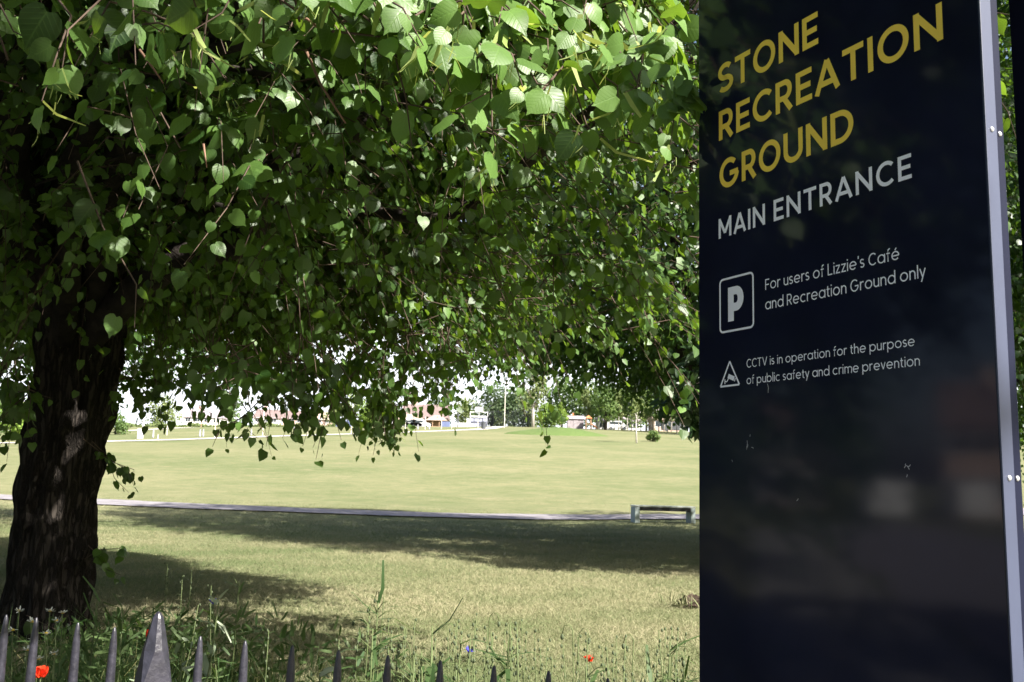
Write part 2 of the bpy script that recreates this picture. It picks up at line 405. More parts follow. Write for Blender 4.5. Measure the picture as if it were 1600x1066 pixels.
# ------------------------------------------------------------------ leaves
def tmpl_lime(hi):
    if hi:
        L = [(0.16, -0.06), (0.34, 0.0), (0.46, 0.17), (0.49, 0.38), (0.43, 0.60), (0.27, 0.79), (0.08, 0.95)]
        mid = [(0, 0.05), (0, 0.30), (0, 0.60), (0, 0.85), (0, 1.12)]
        fm = [(0, 0, 1), (0, 1, 2), (0, 2, 'm1'), (2, 3, 'm1'), (3, 4, 'm1'), ('m1', 4, 'm2'), (4, 5, 'm2'), ('m2', 5, 'm3'), (5, 6, 'm3'), ('m3', 6, 'm4')]
    else:
        L = [(0.36, 0.0), (0.49, 0.38), (0.26, 0.80)]
        mid = [(0, 0.05), (0, 0.45), (0, 1.10)]
        fm = None
    V = [(*m, 0.0) for m in mid]; nm = len(mid)
    tri = []
    for sgn in (1, -1):
        b = len(V)
        V += [(sgn * x, y, 0.0) for x, y in L]
        if hi:
            def ix(k):
                return int(k[1]) if isinstance(k, str) else b + k
            tr = [(0, b, b + 1), (0, b + 1, b + 2), (0, b + 2, 1), (b + 2, b + 3, 1), (b + 3, b + 4, 1), (1, b + 4, 2), (b + 4, b + 5, 2), (2, b + 5, 3), (b + 5, b + 6, 3), (3, b + 6, 4)]
        else:
            tr = [(0, b, 1), (b, b + 1, 1), (1, b + 1, b + 2), (1, b + 2, 2)]
        tri += tr if sgn == 1 else [t[::-1] for t in tr]
    V = np.array(V)
    return V, np.array(tri)
T_HI = tmpl_lime(True); T_LO = tmpl_lime(False)
T_STRIP = (np.array([(-.5, 0, 0), (.5, 0, 0), (-.55, .5, .0), (.55, .5, .0), (-.3, 1, 0), (.3, 1, 0)], float), np.array([(0, 1, 3), (0, 3, 2), (2, 3, 5), (2, 5, 4)]))
def nrm(a): return a / (np.linalg.norm(a, axis=1)[:, None] + 1e-9)
def leaf_batch(pos, axis, normal, size, T, wid=1.0, fold=0.22, curl=0.2):
    tv, tf = T
    N = len(pos)
    axis = nrm(axis); normal = normal - axis * (normal * axis).sum(1)[:, None]; normal = nrm(normal)
    xa = np.cross(axis, normal)
    fo = (fold * rng.normal(0.6, 0.5, N))[:, None]
    cu = (curl * rng.normal(0.8, 0.8, N))[:, None]
    tx = tv[:, 0][None] * wid; ty = tv[:, 1][None]
    tz = -np.abs(tx) * fo + 0.035 * np.sin((ty - np.abs(tx) * .7) * 16) * np.abs(tx) - (ty ** 2) * cu + 0.03 * np.sin(ty * 9 + tx * 6) * np.abs(tx) * 2
    S = np.asarray(size)[:, None, None]
    V = pos[:, None, :] + S * (tx[..., None] * xa[:, None] + ty[..., None] * axis[:, None] + tz[..., None] * normal[:, None])
    F = (tf[None] + (np.arange(N) * len(tv))[:, None, None]).reshape(-1, 3)
    return V.reshape(-1, 3), F, N, len(tv)
class LB:
    def __init__(s): s.V = []; s.F = []; s.T = []; s.X = []; s.n = 0
    def add(s, pos, axis, normal, size, T, tint, **k):
        if len(pos) == 0: return
        V, F, N, tv = leaf_batch(np.asarray(pos), np.asarray(axis), np.asarray(normal), size, T, **k)
        s.V.append(V); s.F.append(F + s.n); s.n += len(V); s.T.append(np.repeat(np.asarray(tint), tv)); s.X.append(np.tile(T[0][:, :2], (N, 1)))
    def build(s, name, m, parent=None, smooth=True):
        return mesh_obj(name, np.concatenate(s.V), np.concatenate(s.F), m, parent, smooth, {'tint': np.concatenate(s.T), 'across': np.concatenate(s.X)[:, 0], 'along': np.concatenate(s.X)[:, 1]})
_ph = rng.uniform(0, 6.28, (24, 1)); _k = rng.normal(0, 1, (24, 3))
def noise3(P, scale):
    Q = P @ (_k.T * scale) + _ph.T
    return np.sin(Q).sum(1) / math.sqrt(12)
def projx(P):
    q = (P - np.array([0, 0, CAMZ])) @ RM
    d = -q[:, 2]
    return 800 + FPX * q[:, 0] / np.where(np.abs(d) < 1e-3, 1e-3, d), 533 - FPX * q[:, 1] / np.where(np.abs(d) < 1e-3, 1e-3, d), d

def sprays_to_leaves(base, out, n_leaf, length, size, lb, hi_mask_dist=5.0, twigs=None, droop=0.8, up=0.35, tint_shift=0.0, twig_every=1, nup=0.45, nout=0.6, njit=0.45):
    """each spray is a drooping twig with alternate hanging leaves"""
    N = len(base)
    d0 = nrm(out * 0.9 + rng.normal(0, 0.45, (N, 3)) + np.array([0, 0, up]))
    ln = length * rng.uniform(0.65, 1.3, N)
    camd = np.linalg.norm(base - np.array([0, 0, CAMZ]), axis=1)
    t = np.linspace(0.12, 1.0, n_leaf)
    P = base[:, None, :] + d0[:, None, :] * (ln[:, None] * t[None])[..., None] - np.array([0, 0, 1.0]) * (droop * ln[:, None] * (t[None] ** 2))[..., None]
    P += rng.normal(0, 0.022, P.shape)
    side = nrm(np.cross(d0, np.array([0, 0, 1.0])))
    alt = np.where(np.arange(n_leaf) % 2 == 0, 1.0, -1.0)
    ax = np.array([0, 0, -1.0]) * rng.uniform(0.35, 1.1, (N, n_leaf))[..., None] + side[:, None, :] * (alt[None] * rng.uniform(0.1, 0.7, (N, n_leaf)))[..., None] + d0[:, None, :] * rng.uniform(0.0, 0.5, (N, n_leaf))[..., None] + rng.normal(0, 0.22, (N, n_leaf, 3))
    nm = d0[:, None, :] * nout + np.array([0, 0, nup]) + side[:, None, :] * (alt[None] * 0.25)[..., None] + rng.normal(0, njit, (N, n_leaf, 3))
    sz = size * rng.uniform(0.62, 1.22, (N, n_leaf)) * (1.08 - 0.35 * t[None])
    pet = nrm(ax.reshape(-1, 3)) * (0.35 * sz.reshape(-1))[:, None]
    Pf = P.reshape(-1, 3) + pet
    cd = np.repeat(camd, n_leaf)
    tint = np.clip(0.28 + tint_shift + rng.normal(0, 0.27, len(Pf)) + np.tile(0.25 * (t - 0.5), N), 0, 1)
    keepl = clear_leaf(Pf)
    Pf, tint, cd = Pf[keepl], tint[keepl], cd[keepl]
    ax = ax.reshape(-1, 3)[keepl]; nm = nm.reshape(-1, 3)[keepl]; sz = sz.reshape(-1)[keepl]
    axf, nmf, szf = ax.reshape(-1, 3), nm.reshape(-1, 3), sz.reshape(-1)
    hi = cd < hi_mask_dist
    lb.add(Pf[hi], axf[hi], nmf[hi], szf[hi], T_HI, tint[hi])
    lb.add(Pf[~hi], axf[~hi], nmf[~hi], szf[~hi], T_LO, tint[~hi])
    if twigs is not None:
        for j in range(0, N, twig_every):
            if camd[j] < 14 and clear_leaf(P[j]).all() and clear_leaf(base[j][None] - d0[j][None] * .1).all():
                twigs.tube([base[j] - d0[j] * 0.10, P[j, n_leaf // 3], P[j, 2 * n_leaf // 3], P[j, -1]], [0.0035, 0.0028, 0.002, 0.0012], 4, False)
    return P, d0

BEAMS = [at(95, 785, 6.33), at(131, 787, 6.35), at(118, 692, 6.33), at(104, 716, 6.33), at(98, 740, 6.33), at(137, 612, 6.35), at(131, 645, 6.34), at(154, 700, 6.4), at(100, 800, 6.33), at(145, 628, 6.36), at(122, 850, 6.33), at(88, 905, 6.33)]
BEAMW = [.085, .055, .075, .055, .04, .07, .05, .05, .03, .03, .03, .03]
def clear_leaf(P):
    # small gaps that let the sun through to the trunk
    sun = np.array(to_sun); gap = np.zeros(len(P), bool)
    for b, w_ in zip(BEAMS, BEAMW):
        q = P + np.array([0, 0, -0.03]) - b; t = q @ sun
        gap |= (np.linalg.norm(q - t[:, None] * sun, axis=1) < w_) & (t > 0.1)
    return _clear(P) & ~gap
def _clear(P):
    bad = (P[:, 0] > 0.186 * P[:, 1] + np.where(np.abs(P[:, 2] - 1.91) < 0.085, 0.032, 0.0)) & (P[:, 1] < 2.9) & (P[:, 1] > -1.2) & (P[:, 2] < 3.2)
    bad |= np.linalg.norm(P - np.array([0, 0, CAMZ]), axis=1) < 1.15
    return ~bad
def limb_path(a, b, sag, k=7, wob=0.12, seed=0):
    r = np.random.default_rng(seed)
    a, b = np.array(a, float), np.array(b, float)
    t = np.linspace(0, 1, k)
    P = a + (b - a) * t[:, None]
    P[:, 2] += sag * np.sin(math.pi * t)
    P[1:-1] += r.normal(0, wob, (k - 2, 3))
    return P

def crown_points(n, C0, rad, zlo, ztop, shell=0.5, dens_low=1.0):
    """random places in a lopsided crown; rad(dirs)->radius, zlo(x,y)->lower edge"""
    out = []
    got = 0
    zm = None
    while got < n:
        m = n * 3
        th = rng.uniform(0, 2 * math.pi, m)
        d = np.stack([np.cos(th), np.sin(th)], 1)
        R = rad(d)
        q = rng.uniform(0, 1, m) ** 0.5
        x, y = C0[0] + d[:, 0] * R * q, C0[1] + d[:, 1] * R * q
        lo = zlo(x, y)
        h = rng.uniform(0, 1, m) ** dens_low
        # dome: full radius in the lowest 45 %, closing towards the top
        z = lo + (ztop - lo) * h
        e = np.where(h < 0.4, 1.0, np.sqrt(np.clip(1 - ((h - 0.4) / 0.6) ** 2, 0, 1)))
        keep = q < e * (0.93 + 0.07 * np.sin(th * 7 + z * 1.7) + 0.04 * np.sin(th * 17 - z * 3))
        depth = np.minimum((e - q) * R, np.minimum((z - lo) * 1.2, 9))        # how far inside the surface
        pr = np.where(depth < 1.3, 1.0, 1.0 - shell)
        keep &= rng.uniform(0, 1, m) < pr
        P = np.stack([x, y, z], 1)[keep]
        cl = noise3(P, 1.5) + 0.6 * noise3(P, 3.6)
        P = P[cl > -0.75]
        out.append(P); got += len(P)
    return np.concatenate(out)[:n]

TRUNKC = np.array([-3.22, 6.6])
def lobes(d, table):
    ang = np.degrees(np.arctan2(d[:, 1], d[:, 0])) % 360
    a = np.array([t[0] for t in table] + [table[0][0] + 360.0]); r = np.array([t[1] for t in table] + [table[0][1]])
    return np.interp(np.where(ang < a[0], ang + 360, ang), a, r)

# ------------------------------------------------------------------ the lime tree on the left
lime = thing('lime_tree', 'large lime tree with dark trunk at the left and leafy drooping crown reaching overhead', 'tree', (TRUNKC[0], TRUNKC[1], 0.0))
def rel(P, o=lime): return np.asarray(P, float) - np.array(o.location)
cols = [(68, 1000, 0.295), (72, 955, 0.268), (77, 905, 0.258), (82, 860, 0.260), (86, 815, 0.256), (89, 780, 0.254), (95, 735, 0.262), (102, 695, 0.258), (112, 640, 0.272), (122, 575, 0.275), (127, 520, 0.285), (128, 450, 0.29), (126, 370, 0.25)]
TR = MB()
nseg = 26
path = []; radii = []
cx = np.array([at(c[0], c[1], 6.6) for c in cols]); cr = np.array([c[2] for c in cols])
zz = np.linspace(-0.15, cx[-1, 2], 60)
for z in zz:
    path.append((np.interp(z, cx[:, 2], cx[:, 0]), 6.6, z)); radii.append(np.interp(z, cx[:, 2], cr))
V = []; Fc = []
for k, (p, r) in enumerate(zip(path, radii)):
    for j in range(40):
        a = 2 * math.pi * j / 40
        fl = 1 + 0.2 * max(0, 1 - p[2] / 0.35) ** 2 * (0.6 + 0.4 * math.sin(a * 5 + 1))
        rg = 0.018 * math.sin(a * 13 + 2 * math.sin(p[2] * 3)) + 0.012 * math.sin(a * 23 + p[2] * 9) + 0.012 * math.sin(p[2] * 17 + a * 3)
        # burr on the right and left flanks
        b1 = 0.07 * math.exp(-((p[2] - 0.62) / 0.10) ** 2) * math.exp(-((((a + math.pi) % (2 * math.pi)) - math.pi + 0.2) / 0.5) ** 2)
        b2 = 0.015 * math.exp(-((p[2] - 0.75) / 0.16) ** 2) * math.exp(-((((a) % (2 * math.pi)) - math.pi) / 0.5) ** 2)
        q = r * fl + rg + b1 + b2
        V.append((p[0] + q * math.cos(a) - TRUNKC[0], p[1] + q * math.sin(a) - TRUNKC[1], p[2]))
for k in range(len(path) - 1):
    for j in range(40):
        Fc.append((k * 40 + j, k * 40 + (j + 1) % 40, (k + 1) * 40 + (j + 1) % 40, (k + 1) * 40 + j))
mesh_obj('trunk', V, Fc, M['ridged'], lime, True)

topc = np.array(path[-1])
BR = MB()
limbs = []
ends = [(0.5, 3.9, 3.3), (-0.6, 2.6, 4.2), (-2.2, 2.0, 4.6), (-4.6, 2.6, 4.2), (-6.8, 4.4, 4.4), (-7.4, 7.6, 4.8), (-5.6, 10.2, 5.2), (-2.9, 9.6, 5.4), (-1.3, 8.2, 5.0), (0.2, 5.6, 4.6),
        (-3.0, 5.0, 8.5), (-4.6, 7.2, 9.0), (-2.2, 7.4, 9.0), (-3.4, 3.6, 7.0), (-1.0, 4.6, 7.4), (-5.5, 5.4, 7.4)]
for k, e in enumerate(ends):
    st = topc + np.array([0, 0, -0.9 + 0.06 * k])
    P = limb_path(st, e, 0.25 if e[2] < 5.6 else 0.0, 9, 0.10, k)
    BR.tube(rel(P), list(np.linspace(0.13, 0.03, 9)), 8, True, 0.08, k); limbs.append(P)
# thick limb low on the near side, crossing the middle of the view
P = np.array([topc + np.array([0.05, 0, -1.0]), (-2.3, 6.7, 3.1), (-1.3, 6.3, 3.0), at(700, 345, 5.2), at(772, 296, 4.9), (0.45, 4.5, 3.1), (0.9, 4.0, 3.5)])
BR.tube(rel(P), [0.07, 0.05, 0.04, 0.040, 0.036, 0.026, 0.015], 8, True, 0.08, 77); limbs.append(P)
P = np.array([topc + np.array([0, -0.05, -0.9]), (-2.6, 5.2, 2.9), at(200, 96, 4.4), at(310, 84, 3.8), at(420, 60, 3.3)])
BR.tube(rel(P), [0.10, 0.07, 0.05, 0.035, 0.018], 8, True, 0.08, 78); limbs.append(P)
for k in range(150):
    Lb = limbs[rng.integers(len(limbs))]
    j = rng.integers(3, len(Lb) - 1) if len(Lb) > 5 else rng.integers(2, len(Lb) - 1)
    st = Lb[j]
    d = np.array([st[0] - TRUNKC[0], st[1] - TRUNKC[1], 0]); d /= np.linalg.norm(d) + 1e-6
    e = st + d * rng.uniform(0.5, 1.5) + rng.normal(0, 0.6, 3) + np.array([0, 0, rng.uniform(-0.7, 0.4)])
    if np.linalg.norm(e - np.array([0, 0, CAMZ])) < 1.9 or e[2] < 2.6 or not clear_leaf(e[None]).all(): continue
    BR.tube(rel(limb_path(st, e, 0.1, 6, 0.05, 100 + k)), list(np.linspace(0.022, 0.006, 6)), 6, True)
BR.build('branches', M['bark'], lime, True)

table = [(-180, 5.0), (-150, 5.3), (-120, 5.6), (-95, 5.75), (-75, 6.7), (-61, 6.9), (-55, 5.5), (-50, 5.7), (-46, 6.8), (-38, 7.2), (-29, 6.0), (-18, 4.6), (20, 3.9), (50, 3.7), (80, 3.8), (120, 4.0), (150, 4.6)]
table = [((a + 360) % 360, r) for a, r in table]; table.sort()
def zlo_main(x, y):
    d = np.hypot(x, y)
    base = np.interp(d, [0, 1.4, 2.2, 3.2, 5.0, 6.5, 9, 12], [2.2, 2.25, 2.35, 2.45, 2.30, 2.30, 2.45, 2.5])
    return base + 0.13 * np.sin(x * 2.3 + 1.0) * np.sin(y * 2.0 + 0.4) + 0.12 * np.sin(x * 5.1 + y * 1.3) + 0.07 * np.sin(x * 9.0 - y * 7.0)
def clear_view(P, lo=1.3):
    """no leaf in the photographer's face, none grown across the sign"""
    dc = np.linalg.norm(P - np.array([0, 0, CAMZ]), axis=1)
    ok = dc > lo
    ok &= ~((P[:, 0] > 0.192 * P[:, 1] - 0.06) & (P[:, 1] < 2.9) & (P[:, 1] > -1.2) & (P[:, 2] < 3.4))
    ok &= ~((P[:, 1] < 1.0) & (P[:, 2] < 2.3) & (np.abs(P[:, 0]) < 1.8))
    return ok
LBm = LB(); TW = MB()
P1 = crown_points(9500, TRUNKC, lambda d: lobes(d, table) - 0.35, zlo_main, 5.2, 0.35)
P2 = crown_points(15000, TRUNKC, lambda d: lobes(d, table) - 0.35, zlo_main, 11.5, 0.55)
P2 = P2[P2[:, 2] > 3.6]
for P, sz, tw in ((P1, 0.074, True), (P2, 0.105, False)):
    P = P[clear_view(P)]
    P = P[~((np.hypot(P[:, 0] - TRUNKC[0], P[:, 1] - TRUNKC[1]) > 5.45) & (P[:, 2] < 2.9))]
    out = np.stack([P[:, 0] - TRUNKC[0], P[:, 1] - TRUNKC[1], (P[:, 2] - 4.5) * 0.35], 1)
    out = nrm(out)
    sprays_to_leaves(P, out, 11, 0.5, sz, LBm, 4.6, TW if tw else None, 0.75, 0.3)
# shoots growing from the trunk itself
sh = np.array([at(152, 860, 6.35), at(150, 862, 6.4), at(165, 700, 6.4), at(168, 712, 6.4), at(20, 985, 6.2), at(60, 965, 6.25), at(100, 968, 6.25), at(150, 700, 6.35)])
sprays_to_leaves(sh, np.tile(np.array([[0.85, -0.3, -0.1]]), (len(sh), 1)), 8, 0.27, 0.075, LBm, 9, TW, 0.5, 0.0)
# hanging clumps at the lower fringe
hang = []
for (px, py, Y, n) in [(395, 612, 4.6, 7), (372, 600, 4.4, 6), (598, 612, 6.6, 9), (600, 640, 6.6, 8), (604, 660, 6.6, 5), (468, 600, 5.2, 8), (455, 615, 5.3, 7), (530, 622, 5.4, 4), (640, 590, 6.0, 7), (690, 570, 6.2, 6), (700, 600, 5.8, 3), (250, 600, 6.2, 8), (205, 620, 6.3, 7), (14, 640, 5.8, 9), (40, 650, 5.6, 6), (280, 630, 5.9, 6), (520, 640, 5.2, 5), (330, 590, 5.2, 5), (140, 330, 2.6, 1), (560, 590, 5.6, 8), (505, 590, 5.0, 7)]:
    for _ in range(n): hang.append(at(px + rng.normal(0, 9), py - 42 + rng.normal(0, 9), Y + rng.normal(0, 0.15)))
hang = np.array(hang)
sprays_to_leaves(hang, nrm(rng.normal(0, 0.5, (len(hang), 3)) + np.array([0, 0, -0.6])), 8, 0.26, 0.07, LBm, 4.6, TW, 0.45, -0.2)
hang = np.array([at(px + rng.normal(0, 8), py + rng.normal(0, 8), Y + rng.normal(0, .12)) for (px, py, Y, n) in [(592, 605, 6.8, 8), (598, 630, 6.8, 8), (604, 650, 6.8, 7), (606, 668, 6.8, 4), (390, 632, 4.8, 3), (470, 628, 5.4, 5), (640, 610, 7.0, 7), (690, 605, 7.2, 6), (700, 620, 7.2, 3)] for _ in range(n)])
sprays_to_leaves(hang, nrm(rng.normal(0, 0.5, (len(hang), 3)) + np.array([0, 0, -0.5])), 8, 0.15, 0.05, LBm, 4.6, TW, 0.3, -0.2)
edge = np.array([at(px, py, Y) for px, py, Y in [(1068, 92, 1.86), (1080, 105, 1.85), (1086, 128, 1.84), (1078, 140, 1.86), (1090, 150, 1.83), (1062, 120, 1.9), (1052, 135, 1.9), (1070, 165, 1.86)]])
sprays_to_leaves(edge, np.tile(np.array([[0.4, -0.3, -0.3]]), (len(edge), 1)), 6, 0.10, 0.052, LBm, 9, TW, 0.6, 0.0, 0.2, 1, 0.2, 0.8, 0.4)
# sunlit outer rim above the camera; sunlight also painted in as paler leaf tint
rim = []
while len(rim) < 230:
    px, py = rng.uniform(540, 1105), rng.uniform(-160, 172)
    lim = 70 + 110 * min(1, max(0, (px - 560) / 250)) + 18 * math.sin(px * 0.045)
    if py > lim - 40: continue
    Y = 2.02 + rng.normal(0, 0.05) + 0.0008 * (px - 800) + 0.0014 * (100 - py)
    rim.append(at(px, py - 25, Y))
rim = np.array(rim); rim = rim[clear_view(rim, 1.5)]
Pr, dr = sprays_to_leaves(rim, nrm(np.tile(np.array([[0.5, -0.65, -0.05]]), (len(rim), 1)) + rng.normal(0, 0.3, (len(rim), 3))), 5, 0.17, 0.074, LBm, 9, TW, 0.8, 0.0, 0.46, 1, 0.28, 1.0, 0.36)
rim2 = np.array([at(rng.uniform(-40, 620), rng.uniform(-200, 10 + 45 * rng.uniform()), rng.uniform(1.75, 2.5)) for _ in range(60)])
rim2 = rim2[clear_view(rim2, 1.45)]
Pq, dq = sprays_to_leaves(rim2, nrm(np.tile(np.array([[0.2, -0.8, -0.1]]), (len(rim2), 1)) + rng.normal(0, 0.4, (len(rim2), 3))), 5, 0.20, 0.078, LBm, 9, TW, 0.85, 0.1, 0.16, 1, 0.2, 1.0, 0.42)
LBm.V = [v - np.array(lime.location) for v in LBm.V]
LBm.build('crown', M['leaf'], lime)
TW.V = [tuple(np.array(v) - np.array(lime.location)) for v in TW.V]
TW.build('twigs', M['twig'], lime, True)
# pale flower bracts among the sunlit leaves
LBb = LB()
pp = np.concatenate([Pr[:, 1::3].reshape(-1, 3), Pq[::2, 3:5].reshape(-1, 3)])
pp = pp[rng.uniform(0, 1, len(pp)) < 0.6]
pp = pp[clear_leaf(pp + np.array([0.03, 0, -0.06]))]
pp = pp - np.array(lime.location)
n_ = len(pp)
LBb.add(pp, np.array([0, 0, -1.0]) + rng.normal(0, 0.4, (n_, 3)), rng.normal(0, 1, (n_, 3)), rng.uniform(0.05, 0.085, n_), T_STRIP, rng.uniform(0, 1, n_), wid=0.15, curl=0.7, fold=0.6)
for k in range(4):
    LBb.add(pp + rng.normal(0, 0.012, (n_, 3)) + np.array([0, 0, -0.05]), np.array([0, 0, -1.0]) + rng.normal(0, 0.5, (n_, 3)), rng.normal(0, 1, (n_, 3)), rng.uniform(0.02, 0.04, n_), T_STRIP, rng.uniform(0, 1, n_), wid=0.07)
LBb.build('bracts', M['bract'], lime)['kind'] = 'stuff'
for pts in ([(478, 78, 2.2), (500, 130, 2.2), (522, 165, 2.22), (540, 193, 2.25)], [(430, 14, 2.1), (480, 30, 2.12), (520, 62, 2.15), (558, 98, 2.2)], [(218, 78, 2.4), (238, 105, 2.4), (255, 130, 2.4)], [(318, 225, 3.0), (323, 262, 3.0)]):
    MB().tube([rel(at(*p)) for p in pts], list(np.linspace(0.0042, 0.002, len(pts))), 6).build('bare_twig', M['redtwig'], lime, True)

# ------------------------------------------------------------------ the other limes of the row
def lime_tree(name, label, x, y, top, rfun, zlo, n, size, mt, trunk_r=0.24, tw=False, group=None, lowboost=1.0, cut=None):
    o = thing(name, label, 'tree', (x, y, gz(x, y)), 0, group)
    ol = np.array(o.location)
    t = MB()
    zz = np.linspace(-0.1, 3.2, 16)
    t.tube([(0.05 * math.sin(z * 1.3), 0.04 * math.cos(z), z) for z in zz], [trunk_r * (1.25 if z < 0.2 else 1.0 - 0.05 * z) for z in zz], 18, True, 0.05, int(x * 7) % 99)
    t.build('trunk', M['bark'], o, True)
    b = MB()
    for k in range(20):
        a = rng.uniform(0, 6.28); r = rfun(np.array([[math.cos(a), math.sin(a)]]))[0]
        up_ = rng.uniform(0, 1)
        q = r * (0.85 if up_ < 0.6 else 0.45)
        e = np.array([q * math.cos(a), q * math.sin(a), 3.2 + (top - 4.0) * up_])
        P = limb_path((0, 0, 2.0 + 1.1 * k / 20), e, 0.35 * (1 - up_), 9, 0.12, 300 + k)
        b.tube(P, list(np.linspace(0.10, 0.02, 9)), 6, True, 0.1, k)
        for j in range(5):
            s = P[rng.integers(4, 9)]
            e2 = s + rng.normal(0, 0.7, 3) + 0.5 * np.array([math.cos(a), math.sin(a), -0.5]); e2[2] = max(e2[2], 3.1)
            b.tube(limb_path(s, e2, 0.1, 5, 0.06, 900 + k * 9 + j), list(np.linspace(0.025, 0.008, 5)), 5, True)
    b.build('branches', M['bark'], o, True)
    P = crown_points(n, (x, y), rfun, zlo, top, 0.45, lowboost)
    if cut is not None: P = P[cut(P)]
    lb = LB(); tws = MB() if tw else None
    out = nrm(np.stack([P[:, 0] - x, P[:, 1] - y, (P[:, 2] - 4.5) * 0.35], 1))
    sprays_to_leaves(P, out, 11, 0.55 if size < 0.11 else 0.8, size, lb, 0.1, tws, 0.75, 0.25)
    lb.V = [v - ol for v in lb.V]
    lb.build('crown', mt, o)
    if tw:
        tws.V = [tuple(np.array(v) - ol) for v in tws.V]; tws.build('twigs', M['twig'], o, True)
    return o
def zlo2(x, y):
    d = np.hypot(x, y)
    return 3.06 + 0.035 * (d - 11) + 0.25 * np.sin(x * 1.1 + 0.5) + 0.16 * np.sin(x * 2.9 + y * 1.2) + 0.12 * np.sin(x * 6.3 - y * 3)
G = 'lime trees along the railings'
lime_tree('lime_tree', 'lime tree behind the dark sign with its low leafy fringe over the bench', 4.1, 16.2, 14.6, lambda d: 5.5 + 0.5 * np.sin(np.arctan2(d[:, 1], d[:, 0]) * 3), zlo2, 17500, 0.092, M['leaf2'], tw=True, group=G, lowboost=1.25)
def zlo3(x, y): return 2.3 + 0.2 * np.sin(x * 1.7) + 0.15 * np.sin(y * 2.1)
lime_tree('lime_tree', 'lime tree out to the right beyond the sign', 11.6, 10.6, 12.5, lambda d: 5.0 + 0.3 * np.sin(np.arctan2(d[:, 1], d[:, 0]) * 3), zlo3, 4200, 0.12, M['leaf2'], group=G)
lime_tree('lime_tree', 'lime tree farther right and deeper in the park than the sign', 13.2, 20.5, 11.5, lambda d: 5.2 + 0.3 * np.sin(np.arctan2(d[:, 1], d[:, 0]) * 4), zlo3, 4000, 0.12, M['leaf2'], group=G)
def zlo4(x, y): return 0.9 + 0.3 * np.sin(x * 1.7) + 0.2 * np.sin(y * 2.1)
lime_tree('lime_tree', 'unseen low branched lime tree added at the left for dark sign reflections', -13.2, 9.8, 11.5, lambda d: 5.0 + 0.4 * np.sin(np.arctan2(d[:, 1], d[:, 0]) * 3), zlo4, 3600, 0.13, M['leaf2'], group=G)  # unseen tree, added to keep the reflections in the sign dark

lime_tree('lime_tree', 'unseen lime tree added across the pavement to shade the left canopy', 1.3, -5.2, 13.0, lambda d: 4.1 + 0.3 * np.sin(np.arctan2(d[:, 1], d[:, 0]) * 3), lambda x, y: 3.2 + 0.3 * np.sin(x * 1.7) + 0.2 * np.sin(y * 2.1), 4600, 0.12, M['leaf2'], group=G)  # added out of view to shade the left crown and block sky light
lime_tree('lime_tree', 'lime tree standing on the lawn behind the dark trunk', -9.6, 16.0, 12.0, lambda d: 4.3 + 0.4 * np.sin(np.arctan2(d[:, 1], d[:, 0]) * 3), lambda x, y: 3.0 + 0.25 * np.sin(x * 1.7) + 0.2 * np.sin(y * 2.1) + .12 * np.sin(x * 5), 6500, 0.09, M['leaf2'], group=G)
# dark leaved tree whose branch hangs beside the sign
dt = thing('dark_leaved_tree', 'blackish green tree with a branch hanging beside the sign edge', 'tree', (3.9, 11.5, 0))
tt = MB(); tt.tube([(0, 0, -0.1), (0.02, 0, 1.2), (-0.05, 0.05, 2.6), (0, 0, 3.6)], [0.16, 0.13, 0.11, 0.08], 14, True, 0.05); 
bb = MB()
lbd = LB()
tips = [(1064, 600), (1052, 632), (1078, 625), (1088, 600), (1100, 640), (1070, 590), (1110, 600), (1130, 620), (1090, 560), (1120, 560), (1150, 600), (1180, 580), (1160, 540), (1092, 665), (1100, 655)]
dl = np.array(dt.location)
for k, (px, py) in enumerate(tips):
    e = at(px, py, 11.0 + 0.2 * (k % 3)) - dl
    bb.tube(limb_path((0, 0, 2.2 + 0.08 * k), e, 0.25, 7, 0.05, 600 + k), list(np.linspace(0.035, 0.008, 7)), 6)
    q = e + rng.normal(0, 0.09, (42, 3)) * np.array([1.2, 1.2, 1.0])
    lbd.add(q, rng.normal(0, 0.7, (42, 3)) + np.array([0, 0, -0.7]), rng.normal(0, 1, (42, 3)) + np.array([0, 0, 0.5]), rng.uniform(0.10, 0.17, 42), T_LO, rng.uniform(0, 1, 42), wid=0.55)
cp = rng.normal(0, 1, (900, 3)); cp = nrm(cp) * (rng.uniform(0.4, 1, 900) ** 0.5)[:, None] * np.array([1.6, 1.6, 1.5]) + np.array([0.9, 0.5, 4.3])
lbd.add(cp, rng.normal(0, 0.7, (900, 3)) + np.array([0, 0, -0.7]), rng.normal(0, 1, (900, 3)) + np.array([0, 0, 0.5]), rng.uniform(0.13, 0.2, 900), T_LO, rng.uniform(0, 1, 900), wid=0.6)
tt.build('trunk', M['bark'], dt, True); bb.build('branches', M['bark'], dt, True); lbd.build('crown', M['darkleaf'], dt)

# ------------------------------------------------------------------ the sign
K = 1.9 / 2.19
SU = np.array([0.47097, -0.88215, 0.0]); SN = np.array([-0.88215, -0.47097, 0.0])
SO = np.array([0.44766 * K, 1.9, 0.0])
sign = thing('sign_board', 'tall dark navy sign board with gold and white lettering at the right', 'sign', (float(SO[0]), 1.9, -0.35))
BASIS = Matrix(((SU[0], -SN[0], 0), (SU[1], -SN[1], 0), (0, 0, 1)))
def S3(u, v, d=0.0):         # u along the face, v height in the photo's measure, d out of the face -> sign-local
    p = SU * (u * K) + SN * d
    return (p[0], p[1], (v - CAMZ) * K + CAMZ + 0.35)
def sbox(u0, u1, z0, z1, d0, d1):
    V = []
    for d in (d0, d1):
        for (u, z) in ((u0, z0), (u1, z0), (u1, z1), (u0, z1)):
            p = SU * u + SN * d; V.append((p[0], p[1], z + 0.35))
    return V, [(0, 1, 2, 3), (7, 6, 5, 4), (0, 4, 5, 1), (1, 5, 6, 2), (2, 6, 7, 3), (3, 7, 4, 0)]
SW = 0.7598 * K
